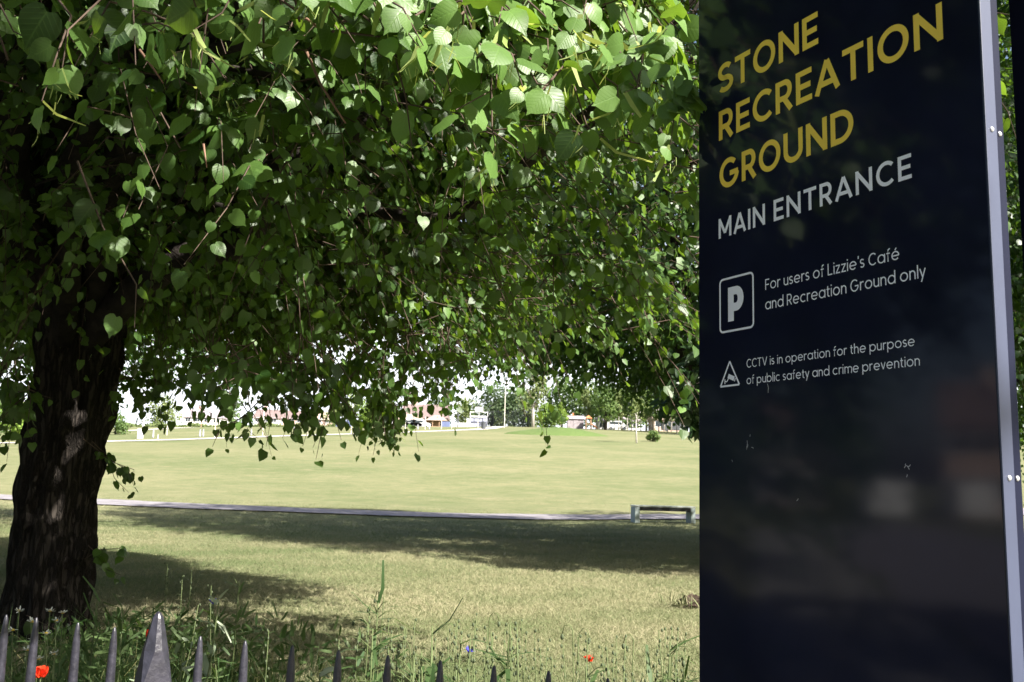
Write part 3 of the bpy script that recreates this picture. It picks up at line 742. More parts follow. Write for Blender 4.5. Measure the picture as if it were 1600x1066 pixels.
def part(name, boxes, m, bevel=0.0, par=None):
    b = MB()
    for bx in boxes: b.add(*sbox(*bx))
    o = b.build(name, m, par or sign, False, bevel)
    bm = bmesh.new(); bm.from_mesh(o.data); bmesh.ops.recalc_face_normals(bm, faces=bm.faces); bm.to_mesh(o.data); bm.free()
    return o
part('front_panel', [(0.0, SW - 0.002, 0.12, 2.32, -0.022, 0.0)], M['face'], 0.0012)
part('side_trim', [(SW - 0.0015, SW + 0.0015, 0.12, 2.32, -0.025, 0.001)], M['pale'], 0.0008)
part('frame', [(0.004, SW - 0.004, 0.121, 2.319, -0.051, -0.0265)], M['navy'], 0.003)
part('post', [(0.08, 0.16, -0.36, 2.3, -0.1005, -0.0515), (SW - 0.20, SW - 0.12, -0.36, 2.3, -0.1005, -0.0515)], M['navy'], 0.003)
# second board of the sign, standing open at an angle behind the first
def upix(px, py, d):
    lo, hi = SW - 0.3, SW + 0.6
    for _ in range(40):
        mid = (lo + hi) / 2; q = SO + SU * mid + SN * d
        rr_ = ray(px, py); k = rr_[0] / rr_[1]
        if q[0] / q[1] < k: lo = mid
        else: hi = mid
    return mid
u2 = upix(1586, 200, -0.16)
part('second_board', [(u2, u2 + 0.03, -0.36, 2.32, -0.62, -0.16)], M['navy'], 0.002)
rv = MB()
for z in (1.172, 1.69, 0.62, 2.2):
    for d in (-0.0125, -0.039):
        off = SW + (0.0017 if d == -0.0125 else -0.0038)
        p = SU * off + SN * d
        o = MB()
        V = []; F = []
        for r, h in ((0.0042, 0.0), (0.0042, 0.0006), (0.0032, 0.0018), (0.0014, 0.0023)):
            for k in range(10):
                a = 2 * math.pi * k / 10
                q = p + SU * h + SN * (r * math.cos(a)) + np.array([0, 0, r * math.sin(a)])
                V.append((q[0], q[1], q[2] + z + 0.35))
        for i in range(3):
            for k in range(10): F.append((i * 10 + k, i * 10 + (k + 1) % 10, (i + 1) * 10 + (k + 1) % 10, (i + 1) * 10 + k))
        F.append(tuple(30 + k for k in range(10)))
        o.add(V, F).build('rivet', M['steel'], sign, True)

# --- stroke lettering: every glyph is a list of centre lines in units of the cap height
def arc(cx, cy, rx, ry, a0, a1, n=18):
    return [(cx + rx * math.cos(math.radians(a0 + (a1 - a0) * i / n)), cy + ry * math.sin(math.radians(a0 + (a1 - a0) * i / n))) for i in range(n + 1)]
def glyph(ch, t):
    h = t / 2; T_ = 1 - h; X = 0.72; xh = X - h
    l, b = h, h
    if ch == 'S': return [arc(.30, .5 + (T_ - .5) / 2 + .005, .235 - .0, (T_ - .5) / 2 + .01, 35, 270) + arc(.30, h + (.5 - h) / 2, .25, (.5 - h) / 2 + .0, 90, -145)], .60
    if ch == 'T': return [[(0, T_), (.62, T_)], [(.31, 0), (.31, T_)]], .62
    if ch == 'O': return [arc(.43, .5, .43 - h, .5 - h + .012, 0, 360, 40)], .86
    if ch == 'N': return [[(l, 0), (l, 1)], [(l, .93), (.74 - h, .07)], [(.74 - h, 0), (.74 - h, 1)]], .74
    if ch == 'E': return [[(l, 0), (l, 1)], [(l, T_), (.54, T_)], [(l, .5), (.50, .5)], [(l, h), (.54, h)]], .54
    if ch == 'F': return [[(l, 0), (l, 1)], [(l, T_), (.52, T_)], [(l, .48), (.47, .48)]], .52
    if ch == 'L': return [[(l, 0), (l, 1)], [(l, h), (.50, h)]], .50
    if ch == 'I': return [[(l, 0), (l, 1)]], t
    if ch == 'R':
        c = (T_ + .42) / 2; r = (T_ - .42) / 2
        return [[(l, 0), (l, 1)], [(l, T_), (.32, T_)] + arc(.32, c, .27 - h + .0, r, 90, -90, 16) + [(l, .42)], [(.30, .42), (.59 - h * .6, 0)]], .60
    if ch == 'P':
        c = (T_ + .40) / 2; r = (T_ - .40) / 2
        return [[(l, 0), (l, 1)], [(l, T_), (.32, T_)] + arc(.32, c, .29 - h, r, 90, -90, 16) + [(l, .40)]], .61
    if ch == 'D': return [[(l, 0), (l, 1)], [(l, T_), (.30, T_)] + arc(.30, .5, .46 - h, .5 - h, 90, -90, 24) + [(l, h)]], .76
    if ch == 'C': return [arc(.43, .5, .43 - h, .5 - h + .012, 45, 315, 30)], .74
    if ch == 'G': return [arc(.43, .5, .43 - h, .5 - h + .012, 45, 352, 32), [(.46, .46), (.86 - h * .6, .46)]], .86
    if ch == 'U': return [[(l, 1), (l, .36)] + arc(.36, .36, .36 - h, .36 - h + .01, 180, 360, 20) + [(.72 - h, .36), (.72 - h, 1)]], .72
    if ch == 'M': return [[(l, 0), (l, 1)], [(l, .95), (.43, .22)], [(.43, .22), (.86 - h, .95)], [(.86 - h, 0), (.86 - h, 1)]], .86
    if ch == 'A': return [[(h * .6, 0), (.38, 1 - h * .4)], [(.38, 1 - h * .4), (.76 - h * .6, 0)], [(.15, .28), (.61, .28)]], .76
    if ch == 'V': return [[(h * .6, 1), (.36, h * .4)], [(.36, h * .4), (.72 - h * .6, 1)]], .72
    r = X / 2 - h + .01; cx = r + h
    if ch == 'o': return [arc(cx, X / 2, r, r, 0, 360, 32)], 2 * cx
    if ch in 'eé':
        g = [arc(cx, X / 2, r, r, 0, 318, 28), [(h, X / 2), (2 * cx - h, X / 2)]]
        if ch == 'é': g.append([(cx - .04, X + .08), (cx + .10, X + .25)])
        return g, 2 * cx
    if ch == 'c': return [arc(cx, X / 2, r, r, 48, 312, 26)], 2 * cx - .08
    if ch == 'a': return [arc(cx, X / 2, r, r, 0, 360, 30), [(2 * cx - h, 0), (2 * cx - h, X)]], 2 * cx
    if ch == 'd': return [arc(cx, X / 2, r, r, 0, 360, 30), [(2 * cx - h, 0), (2 * cx - h, 1.06)]], 2 * cx
    if ch == 'b': return [arc(cx, X / 2, r, r, 0, 360, 30), [(h, 0), (h, 1.06)]], 2 * cx
    if ch == 'p': return [arc(cx, X / 2, r, r, 0, 360, 30), [(h, -.30), (h, X)]], 2 * cx
    if ch == 'n': return [[(h, 0), (h, X)], arc(.28 + 0, xh - .24, .28 - h, .245, 180, 0, 16) + [(.56 - h, 0)]], .56
    if ch == 'u': return [[(h, X), (h, .27)] + arc(.28, .27, .28 - h, .27 - h, 180, 360, 16), [(.56 - h, X), (.56 - h, 0)]], .56
    if ch == 'm': return [[(h, 0), (h, X)], arc(.26, xh - .22, .26 - h, .225, 180, 0, 14) + [(.52 - h, 0)], arc(.52 + .21 - h * .9, xh - .22, .24, .225, 180, 0, 14) + [(.97 - h * 1.9, 0)]], .97 - h
    if ch == 'r': return [[(h, 0), (h, X)], arc(.27, xh - .24, .27 - h, .245, 180, 62, 10)], .36
    if ch == 's': return [arc(.21, X * .735, .165, X * .735 - X / 2 - .012, 30, 270, 14) + arc(.21, (X / 2 + h) / 2 - .0, .175, (X / 2 - h) / 2, 90, -150, 14)], .42
    if ch == 'f': return [[(.14, 0), (.14, .86)] + arc(.30, .84, .16, .17, 175, 75, 9), [(0, xh), (.33, xh)]], .34
    if ch == 't': return [[(.14, .93), (.14, .18)] + arc(.29, .18, .15, .18 - h, 180, 285, 8), [(0, xh), (.33, xh)]], .34
    if ch == 'h': return [[(h, 0), (h, 1.06)], arc(.28, xh - .24, .28 - h, .245, 180, 0, 16) + [(.56 - h, 0)]], .56
    if ch == 'i': return [[(h, 0), (h, X)], [(h, .88), (h, .88 + t * 1.15)]], t
    if ch == 'l': return [[(h, 0), (h, 1.06)]], t
    if ch == 'v': return [[(.02, X), (.25, h * .5)], [(.25, h * .5), (.48, X)]], .50
    if ch == 'y': return [[(.02, X), (.26, .04)], [(.50, X), (.14, -.30)]], .52
    if ch == 'z': return [[(0, xh), (.46, xh)], [(.42, xh), (.05, h)], [(0, h), (.47, h)]], .47
    if ch == "'": return [[(h + .02, 1.04), (h, .80)]], t
    return [], .27
def stroke_quads(pts, t):
    P = np.array(pts, float); closed = np.linalg.norm(P[0] - P[-1]) < 1e-6 and len(P) > 4
    n = len(P); Lp, Rp = [], []
    for i in range(n):
        if closed:
            a = P[(i - 1) % (n - 1)] if i else P[n - 2]; c = P[(i + 1) % (n - 1)] if i < n - 1 else P[1]
        else:
            a = P[max(i - 1, 0)]; c = P[min(i + 1, n - 1)]
        b = P[i]
        d1 = b - a; d2 = c - b
        if np.linalg.norm(d1) < 1e-9: d1 = d2
        if np.linalg.norm(d2) < 1e-9: d2 = d1
        d1 = d1 / np.linalg.norm(d1); d2 = d2 / np.linalg.norm(d2)
        n1 = np.array([-d1[1], d1[0]]); n2 = np.array([-d2[1], d2[0]])
        m = n1 + n2; m = m / (np.linalg.norm(m) + 1e-9); k = 1 / max(0.45, float(m @ n1))
        Lp.append(b + m * t / 2 * k); Rp.append(b - m * t / 2 * k)
    V = Lp + Rp
    F = [(n + i, n + i + 1, i + 1, i) for i in range(n - 1)]
    return V, F
def text_line(name, text, u0, u1, v, cap, t, gap, m):
    """letters from u0 to u1 (face widths), base line at height v"""
    strokes = []; x = 0.0
    for ch in text:
        g, wd = glyph(ch, t)
        if ch == ' ': x += .30; continue
        for st in g: strokes.append([(x + p[0], p[1]) for p in st])
        x += wd + gap
    x -= gap
    sx = (u1 - u0) / x
    b = MB(); lay = 0
    for st in strokes:
        # offset in glyph units with the horizontal squeeze taken into account
        q = [(p[0] * sx / cap, p[1]) for p in st]
        V, F = stroke_quads(q, t)
        lay += 1
        b.add([S3(u0 + p[0] * cap, v + p[1] * cap, 0.0006 + 0.00006 * (lay % 5)) for p in V], F)
    return b.build(name, m, sign)
text_line('title_lettering', 'STONE', 0.0745, 0.3912, 2.083, 0.0735, .175, .10, M['gold'])
text_line('title_lettering', 'RECREATION', 0.0745, 0.6878, 1.967, 0.0730, .175, .10, M['gold'])
text_line('title_lettering', 'GROUND', 0.0765, 0.4788, 1.844, 0.0710, .175, .10, M['gold'])
text_line('heading_lettering', 'MAIN', 0.0728, 0.2275, 1.7255, 0.0482, .16, .14, M['white'])
text_line('heading_lettering', 'ENTRANCE', 0.2530, 0.6095, 1.7255, 0.0482, .16, .14, M['white'])
text_line('notice_lettering', "For users of Lizzie's Café", 0.2252, 0.5764, 1.577, 0.0240, .105, .13, M['white'])
text_line('notice_lettering', 'and Recreation Ground only', 0.2246, 0.631, 1.533, 0.0240, .105, .13, M['white'])
text_line('notice_lettering', 'CCTV is in operation for the purpose', 0.1642, 0.603, 1.4105, 0.0190, .105, .13, M['white'])
text_line('notice_lettering', 'of public safety and crime prevention', 0.1638, 0.6123, 1.3736, 0.0190, .105, .13, M['white'])
def flat_strokes(name, strokes, m):
    b = MB()
    for k, (pts, t) in enumerate(strokes):
        V, F = stroke_quads(pts, t)
        b.add([S3(p[0], p[1], 0.0006 + 0.00006 * (k % 5)) for p in V], F)
    return b.build(name, m, sign)
def rbox(u0, u1, v0, v1, r):
    p = arc(u1 - r, v1 - r, r, r, 0, 90, 6) + arc(u0 + r, v1 - r, r, r, 90, 180, 6) + arc(u0 + r, v0 + r, r, r, 180, 270, 6) + arc(u1 - r, v0 + r, r, r, 270, 360, 6)
    return p + [p[0]]
pk = [(rbox(0.077, 0.187, 1.5005, 1.6245, 0.010), 0.0048)]
g, wd = glyph('P', .24)
for st in g: pk.append(([(0.1035 + p[0] * 0.088, 1.5225 + p[1] * 0.080) for p in st], .24 * 0.080))
flat_strokes('parking_symbol', pk, M['white'])
tri = [(0.109, 1.4305), (0.0772, 1.3745), (0.1405, 1.3752), (0.109, 1.4305)]
cam_s = [([tri[0], tri[1]], 0.0042), ([tri[1], tri[2]], 0.0042), ([tri[2], tri[3]], 0.0042),
         ([(0.1035, 1.3975), (0.1235, 1.3895)], 0.0105), ([(0.1275, 1.3905), (0.1245, 1.3835)], 0.003), ([(0.107, 1.3945), (0.099, 1.3845)], 0.0026), ([(0.099, 1.3845), (0.0925, 1.3855)], 0.0026), ([(0.0925, 1.3905), (0.0925, 1.3795)], 0.0028)]
flat_strokes('camera_symbol', cam_s, M['white'])
cs = []
for (u, v, a, l) in [(0.1645, 1.243, 75, .009), (0.1655, 1.2375, 60, .005), (0.1625, 1.2335, 80, .004), (0.18, 1.234, 150, .004), (0.574, 1.195, 60, .005), (0.579, 1.193, 120, .006), (0.583, 1.1945, 30, .004), (0.577, 1.177, 60, .003), (0.311, 1.1255, 40, .004), (0.1735, 1.2605, 70, .003), (0.115, 1.2055, 100, .003), (0.231, 1.362, 85, .012)]:
    a = math.radians(a); flat_strokes('paint_chip', [([(u - l * math.cos(a), v - l * math.sin(a)), (u, v), (u + l * .7 * math.cos(a + .4), v + l * .7 * math.sin(a + .4))], 0.0013)], M['chip'])

# ------------------------------------------------------------------ railings
fence = thing('metal_railing', 'dark metal railing of pointed pickets in front of the wild flowers', 'railing', (float(F0[0]), float(F0[1]), -0.35))
tipx = [-1.393, -1.290, -1.152, -1.035, None, -0.776, -0.648, -0.519, -0.397, -0.272, -0.144, -0.019, 0.103, 0.230, 0.36, 0.49, 0.62]
tipz = [0.735, 0.735, 0.733, 0.731, None, 0.73, 0.73, 0.73, 0.73, 0.73, 0.73, 0.731, 0.731, 0.728, .73, .73, .73]
s_post = None
for k in range(-5, 17):
    if k == 4: continue
    if k >= 0: x = tipx[k]; z = tipz[k]
    else: x = tipx[0] + 0.128 * k; z = 0.735
    y = F0[1] + (x - F0[0]) * FE[1] / FE[0]
    lx, ly = x - F0[0], y - F0[1]
    pk = MB()
    r = 0.0135
    pk.lathe(lx, ly, [(r, 0.05), (r, 0.80), (r * 1.25, 0.803), (r * 1.25, 0.811), (r, 0.814), (r, 0.842), (r * 1.22, 0.844), (r * 1.22, 0.852), (r, 0.855), (r * .98, 0.90), (r * .72, 1.0 + z - .70), (r * .42, z + .35 - .012), (r * .22, z + .35 - .002), (0.001, z + .35)], 12, 0.3)
    pk.build('picket', M['iron'], fence, True)
px_ = -0.905; py_ = F0[1] + (px_ - F0[0]) * FE[1] / FE[0]
lx, ly = px_ - F0[0], py_ - F0[1]
# square post turned a corner to the street, its top a steep pyramid with cut corners
V = []; F = []
rows = [(0.0, 0.056, 0.0), (0.93, 0.056, 0.0), (0.945, 0.055, 0.002), (1.035, 0.043, 0.030), (1.115, 0.019, 0.014), (1.127, 0.009, 0.007), (1.131, 0.002, 0.001)]
ang0 = math.radians(-100)
for (z, R, c) in rows:
    for k in range(4):
        a = ang0 + k * math.pi / 2
        d = np.array([math.cos(a), math.sin(a)]); tt_ = np.array([-d[1], d[0]])
        q = max(c / 2, 0.0004)
        p = d * (R - q)
        for s in (-1, 1):
            e = p + tt_ * s * q * 1.0
            V.append((lx + e[0], ly + e[1], z))
nn = 8
for i in range(len(rows) - 1):
    for k in range(nn): F.append((i * nn + k, i * nn + (k + 1) % nn, (i + 1) * nn + (k + 1) % nn, (i + 1) * nn + k))
F.append(tuple((len(rows) - 1) * nn + k for k in range(nn)))
mesh_obj('post', V, F, M['iron'], fence)
rl = MB()
for z in (0.17, 0.70):
    a = -FE * 0.75; b = FE * 2.25
    n2 = FN * 0.012
    rl.add([(*(a - n2), z), (*(b - n2), z), (*(b + n2), z), (*(a + n2), z), (*(a - n2), z + 0.04), (*(b - n2), z + 0.04), (*(b + n2), z + 0.04), (*(a + n2), z + 0.04)],
           [(0, 3, 2, 1), (4, 5, 6, 7), (0, 1, 5, 4), (1, 2, 6, 5), (2, 3, 7, 6), (3, 0, 4, 7)])
rl.build('rail', M['iron'], fence)

# ------------------------------------------------------------------ turf blades, long grass
def blades(name, n, region, hfun, m, wmul=1.0, lean=0.5):
    P = region(n); n = len(P)
    h = hfun(P)
    ax = np.stack([rng.normal(0, lean, n), rng.normal(0, lean, n), np.ones(n)], 1)
    nm = np.stack([rng.normal(0, 1, n), rng.normal(0, 1, n), np.zeros(n) + .1], 1)
    T = (np.array([(-.5, 0, 0), (.5, 0, 0), (-.3, .55, 0), (.3, .55, 0), (0, 1, 0)], float), np.array([(0, 1, 3), (0, 3, 2), (2, 3, 4)]))
    lb = LB()
    pt = noise3(P * np.array([1, 1, 0]), 0.5) * 0.22 + noise3(P * np.array([1, 1, 0]), 2.2) * 0.22
    lb.add(P, ax, nm, h, T, np.clip(rng.normal(0.5, 0.25, n) + pt, 0, 1), wid=0.09 * wmul, fold=0.0, curl=0.45)
    o = lb.build(name, m, None, True)
    return o
def reg_turf(n):
    Y = 3.6 * np.exp(rng.uniform(0, 1, n) ** 0.9 * math.log(36 / 3.6))
    X = Y * rng.uniform(-0.62, 0.27, n)
    k = (rng.uniform(0, 1, n) < np.clip((36 - Y) / 16, 0, 1)) & (np.abs(Y + .12 * (X + 18) - 33.6 + .0 * X) > 1.6)
    X, Y = X[k], Y[k]
    P = np.stack([X, Y, hgt(X, Y)], 1)
    return P
o = blades('lawn_grass', 430000, reg_turf, lambda P: rng.uniform(0.02, 0.05, len(P)) * (0.8 + 0.02 * P[:, 1]), M['turf'], 1.05, 0.9)
tag(o, 'short sunburnt turf of the near lawn', 'grass', kind='stuff')
def reg_bed(n):
    s = rng.uniform(0.08, 2.5, n) ** 1.0; t = rng.uniform(-0.9, 2.2, n) * (1 + 0.0 * s)
    P = F0 + FE * t[:, None] + FN * s[:, None] - np.array([0.25, 0]) * s[:, None]
    c = noise3(np.stack([P[:, 0], P[:, 1], P[:, 0] * 0], 1), 2.4)
    k = (c + 0.8 * (0.9 - t) / 1.2 > rng.uniform(-1.2, 0.8, n) + 0.5 * np.maximum(0, s - 1.3))
    P = P[k]
    return np.stack([P[:, 0], P[:, 1], hgt(P[:, 0], P[:, 1]) - 0.01], 1)
def bedh(P):
    t = (P[:, 0] - F0[0]) * FE[0] + (P[:, 1] - F0[1]) * FE[1]
    s = (P[:, 0] - F0[0]) * FN[0] + (P[:, 1] - F0[1]) * FN[1]
    return rng.uniform(0.15, 0.55, len(P)) * np.clip(1.1 - 0.14 * t, .5, 1.1) * np.clip(1.15 - 0.22 * s, .4, 1)
o = blades('long_grass', 12000, reg_bed, bedh, M['weed'], 0.11, 0.3); tag(o, 'tangle of long green grass behind the railing', 'grass', kind='stuff')
o = blades('dry_stalks', 2200, reg_bed, bedh, M['straw'], 0.10, 0.22); tag(o, 'thin dry grass stalks among the wild flowers', 'grass', kind='stuff')
def undergrowth():
    P = reg_bed(13000); n = len(P)
    P = P + np.stack([rng.normal(0, .03, n), rng.normal(0, .03, n), rng.uniform(0.02, 0.42, n) * np.clip(1.05 - 0.2 * (P[:, 0] + 1.4), .45, 1)], 1)
    lb = LB()
    lb.add(P, rng.normal(0, 1, (n, 3)) + np.array([0, 0, .4]), rng.normal(0, .6, (n, 3)) + np.array([0, 0, 1.0]), rng.uniform(.03, .09, n), T_STRIP, rng.uniform(0, 1, n), wid=0.2)
    tag(lb.build('undergrowth', M['weed']), 'low leafy undergrowth of the wild flower bed', 'undergrowth', kind='stuff')
undergrowth()

# ------------------------------------------------------------------ single wild plants
def base_under(px, py, Y):
    p = at(px, py, Y); return p, gz(p[0], p[1])
def plant(name, label, cat, px, py, Y, kind, group=None, lean=None):
    p, g0 = base_under(px, py, Y)
    h = p[2] - g0
    o = thing(name, label, cat, (float(p[0]), float(p[1]), g0), 0, group)
    lx = rng.normal(0, 0.05) if lean is None else lean
    b0 = np.array([-lx, rng.normal(0, .03), -0.01])
    curve = [b0, b0 * 0.55 + np.array([0, 0, h * .4]), b0 * 0.15 + np.array([0, 0, h * .75]), np.array([0, 0, h])]
    st = MB(); lf = LB()
    def leafat(q, n, size, wid, m_up=0.3):
        lf.add(q + rng.normal(0, .008, (n, 3)), rng.normal(0, .8, (n, 3)) + np.array([0, 0, m_up]), rng.normal(0, .5, (n, 3)) + np.array([0, 0, 1]), rng.uniform(.6, 1.2, n) * size, T_STRIP, rng.uniform(0, 1, n), wid=wid, curl=.6)
    def bud(q, r):
        b = MB(); b.lathe(q[0], q[1], [(r * .3, q[2] - r * 1.7), (r * .9, q[2] - r * .9), (r, q[2]), (r * .75, q[2] + r), (r * .2, q[2] + r * 1.5)], 8); b.build('bud', M['bud'], o, True)
    def petals(q, n, size, m, wid, up, name='flower', tilt=(0, 0, 0)):
        f = LB(); a = np.linspace(0, 2 * math.pi, n, endpoint=False) + rng.uniform(0, 1)
        ax = np.stack([np.cos(a), np.sin(a), np.full(n, up)], 1) + np.array(tilt) + rng.normal(0, .12, (n, 3))
        nm_ = np.stack([-np.cos(a) * up, -np.sin(a) * up, np.ones(n)], 1)
        f.add(np.tile(q, (n, 1)), ax, nm_, size * rng.uniform(.85, 1.1, n), T_STRIP, rng.uniform(0, 1, n), wid=wid, curl=-.25, fold=-.2)
        return f.build(name, m, o)
    if kind == 'poppy':
        st.tube(curve, [.0028, .0025, .002, .0018], 5); petals(np.array([0, 0, h - .01]), 7, .030, M['poppy'], .95, 1.0)
        for t in (.1, .3, .5): leafat(b0 * (1 - t) + np.array([0, 0, h * t]), 5, .09, .22)
    elif kind == 'cornflower':
        st.tube(curve, [.0025, .0022, .0018, .0016], 5); petals(np.array([0, 0, h]), 18, .019, M['corn'], .3, .45); bud(np.array([0, 0, h - .008]), .0055)
        for t in (.2, .4, .6, .75): leafat(b0 * (1 - t) + np.array([0, 0, h * t]), 4, .09, .07)
    elif kind == 'daisy':
        st.tube(curve, [.0022, .002, .0016, .0014], 5); tl = (rng.normal(0, .3), -.35, 0)
        petals(np.array([0, 0, h]), 14, .016, M['daisy'], .36, .15, 'flower', tl)
        c = MB(); c.lathe(0, 0, [(.0055, h - .001), (.005, h + .003), (.002, h + .0045)], 8); c.build('flower_centre', M['yolk'], o, True)
        for t in (.2, .45, .7): leafat(b0 * (1 - t) + np.array([0, 0, h * t]), 4, .05, .2)
    elif kind == 'nodding':
        s = rng.choice([-1, 1])
        top = [np.array([0, 0, h]), np.array([s * .012, 0, h + .018]), np.array([s * .03, 0, h + .014]), np.array([s * .036, 0, h - .012])]
        st.tube(curve + top[1:], [.0025, .0022, .002, .0018, .0015, .0015, .0015], 5); bud(top[-1] - np.array([0, 0, .010]), .0062)
        for t in (.15, .3, .5): leafat(b0 * (1 - t) + np.array([0, 0, h * t]), 4, .09, .2)
    elif kind == 'tallweed':
        st.tube(curve, [.004, .0035, .003, .002], 6)
        for k in range(9):
            t = rng.uniform(.35, .97); q = b0 * (1 - t) + np.array([0, 0, h * t]); a = rng.uniform(0, 6.28); L = rng.uniform(.04, .10)
            e = q + np.array([math.cos(a) * L, math.sin(a) * L * .5, L * .5])
            st.tube([q, (q + e) / 2 + np.array([0, 0, .012]), e, e + np.array([math.cos(a) * .012, 0, -.018])], [.0018, .0015, .0012, .001], 4)
            if k % 2: bud(e + np.array([math.cos(a) * .012, 0, -.024]), .006)
            lf.add(np.array([q]), np.array([[math.cos(a + 1), math.sin(a + 1) * .6, .55]]), np.array([[0, 0, 1.0]]), [rng.uniform(.09, .14)], T_STRIP, [rng.uniform(0, .5)], wid=.12, curl=.9)
    elif kind == 'silver':
        st.tube(curve, [.004, .0035, .003, .0022], 6)
        for t in np.linspace(.15, 1, 9): leafat(b0 * (1 - t) + np.array([0, 0, h * t]), 4, .06 * (1.2 - .5 * t), .3, .2)
    elif kind == 'straplike':
        st.tube(curve, [.004, .0035, .003, .002], 6)
        for t in np.linspace(.1, .98, 16): leafat(b0 * (1 - t) + np.array([0, 0, h * t]), 4, .15 * (1.15 - .5 * t), .075, .75)
    elif kind == 'seedhead':
        st.tube(curve, [.002, .0018, .0016, .0014], 5)
        for t in np.linspace(.72, 1, 7):
            bud(np.array([rng.normal(0, .006), rng.normal(0, .006), h * t]), .0038)
        for t in (.2, .4): leafat(b0 * (1 - t) + np.array([0, 0, h * t]), 3, .08, .07)
    st.build('stem', M['stem'], o, True)
    if lf.V: lf.build('leaves', M['silver'] if kind == 'silver' else M['weed'], o)
    return o
plant('poppy', 'large orange red poppy low in the bottom left corner', 'poppy', 64, 1052, 2.75, 'poppy')
plant('poppy', 'red poppy beside the broad finial of the railing', 'poppy', 238, 994, 2.78, 'poppy')
plant('poppy', 'small red poppy low near the sign end of the bed', 'poppy', 921, 1030, 4.0, 'poppy')
plant('cornflower', 'blue cornflower standing right of the broad railing finial', 'cornflower', 333, 944, 3.3, 'cornflower')
plant('cornflower', 'blue cornflower in the middle of the bed', 'cornflower', 733, 1020, 2.9, 'cornflower')
for px, py, Y in [(20, 985, 2.95), (50, 972, 3.0), (88, 970, 3.05), (72, 990, 3.0), (52, 1000, 3.0), (42, 1016, 2.95), (78, 955, 3.1), (30, 955, 3.15), (98, 958, 3.2), (84, 1022, 2.95), (60, 1030, 2.9)]:
    plant('daisy', 'small white daisy growing in the bed behind the railing', 'daisy', px, py, Y, 'daisy', 'white daisies behind the railing')
for px, py, Y in [(765, 965, 3.6), (895, 985, 3.3), (1050, 1025, 3.0), (905, 990, 3.4), (990, 1000, 3.4), (640, 1010, 3.2), (600, 930, 3.9)]:
    plant('poppy_bud', 'poppy stem with a nodding bud in the wild flower bed', 'poppy', px, py, Y, 'nodding', 'poppies still in bud')
plant('tall_weed', 'tall dark weed with drooping pods in the middle of the bed', 'weed', 592, 925, 3.7, 'tallweed', lean=.02)
plant('tall_weed', 'shorter dark weed left of the tall drooping one', 'weed', 578, 945, 3.7, 'tallweed')
plant('tall_weed', 'tall dark weed rising before the shaded lawn', 'weed', 374, 908, 4.6, 'tallweed')
plant('tall_weed', 'dark branching weed near the blue cornflower in the middle', 'weed', 722, 985, 3.2, 'tallweed', lean=.06)
plant('silver_plant', 'silvery leaved plant right of the broad railing finial', 'plant', 342, 940, 3.1, 'silver')
plant('silver_plant', 'short silvery plant low beside the broad finial', 'plant', 226, 1040, 2.8, 'silver')
plant('silver_plant', 'silvery plant between finial and next picket', 'plant', 288, 1005, 2.9, 'silver')
plant('silver_plant', 'silvery white plant at the bottom of the bed near the fourth right picket', 'plant', 500, 1052, 2.7, 'silver')
plant('strap_leaved_plant', 'upright plant with many long narrow leaves left of the broad finial', 'plant', 152, 940, 3.2, 'straplike')
plant('strap_leaved_plant', 'second narrow leaved plant nearer the broad finial', 'plant', 192, 962, 3.15, 'straplike')
for px, py, Y in [(262, 880, 4.8), (285, 900, 4.6), (300, 892, 4.9), (330, 915, 4.3), (560, 990, 3.3), (680, 1000, 3.2), (700, 985, 3.3), (790, 975, 3.4), (815, 970, 3.4), (835, 985, 3.2), (855, 1000, 3.1), (770, 990, 3.2), (650, 1020, 3.0), (880, 1010, 3.0), (800, 1000, 3.1), (745, 960, 3.7), (960, 1020, 3.1), (1020, 1040, 3.0), (690, 1025, 2.9), (530, 1000, 3.2), (420, 985, 3.5), (310, 945, 3.9)]:
    plant('seed_stalk', 'thin stalk with a dark seed head in the wild flower bed', 'stalk', px, py, Y, 'seedhead', 'seed stalks in the wild flower bed')

for k in range(64):
    px = rng.uniform(560, 1085); Y = rng.uniform(2.7, 3.5)
    plant('seed_stalk', 'thin stalk with a dark seed head in the wild flower bed', 'stalk', px, rng.uniform(965, 1045) + .03 * (px - 560), Y, 'seedhead' if k % 4 else 'tallweed', 'seed stalks in the wild flower bed')
# tussock with bare soil beside the sign
p = ghit(1082, 950)
ts = thing('soil_clod', 'dark upturned clod of soil and roots on the lawn beside the sign', 'clod', (float(p[0]), float(p[1]), gz(p[0], p[1])))
V = []; F = []
for i in range(10):
    for j in range(16):
        th = math.pi * i / 9 * .5; a = 2 * math.pi * j / 16
        r = .115 * (1 + .25 * math.sin(a * 3 + i) + rng.normal(0, .10))
        V.append((r * 1.2 * math.sin(th) * math.cos(a), r * math.sin(th) * math.sin(a), r * .9 * math.cos(th) - .01))
for i in range(9):
    for j in range(16): F.append((i * 16 + j, (i + 1) * 16 + j, (i + 1) * 16 + (j + 1) % 16, i * 16 + (j + 1) % 16))
mesh_obj('clod', V, F, M['soil'], ts)
lb = LB(); n = 130; q = np.stack([rng.normal(-.06, .12, n), rng.normal(0, .09, n), rng.uniform(0, .05, n)], 1)
lb.add(q, rng.normal(0, .5, (n, 3)) + np.array([0, 0, .8]), rng.normal(0, 1, (n, 3)), rng.uniform(.05, .14, n), T_STRIP, rng.uniform(0, 1, n), wid=.08)
lb.build('grass_tuft', M['turf'], ts)['kind'] = 'stuff'

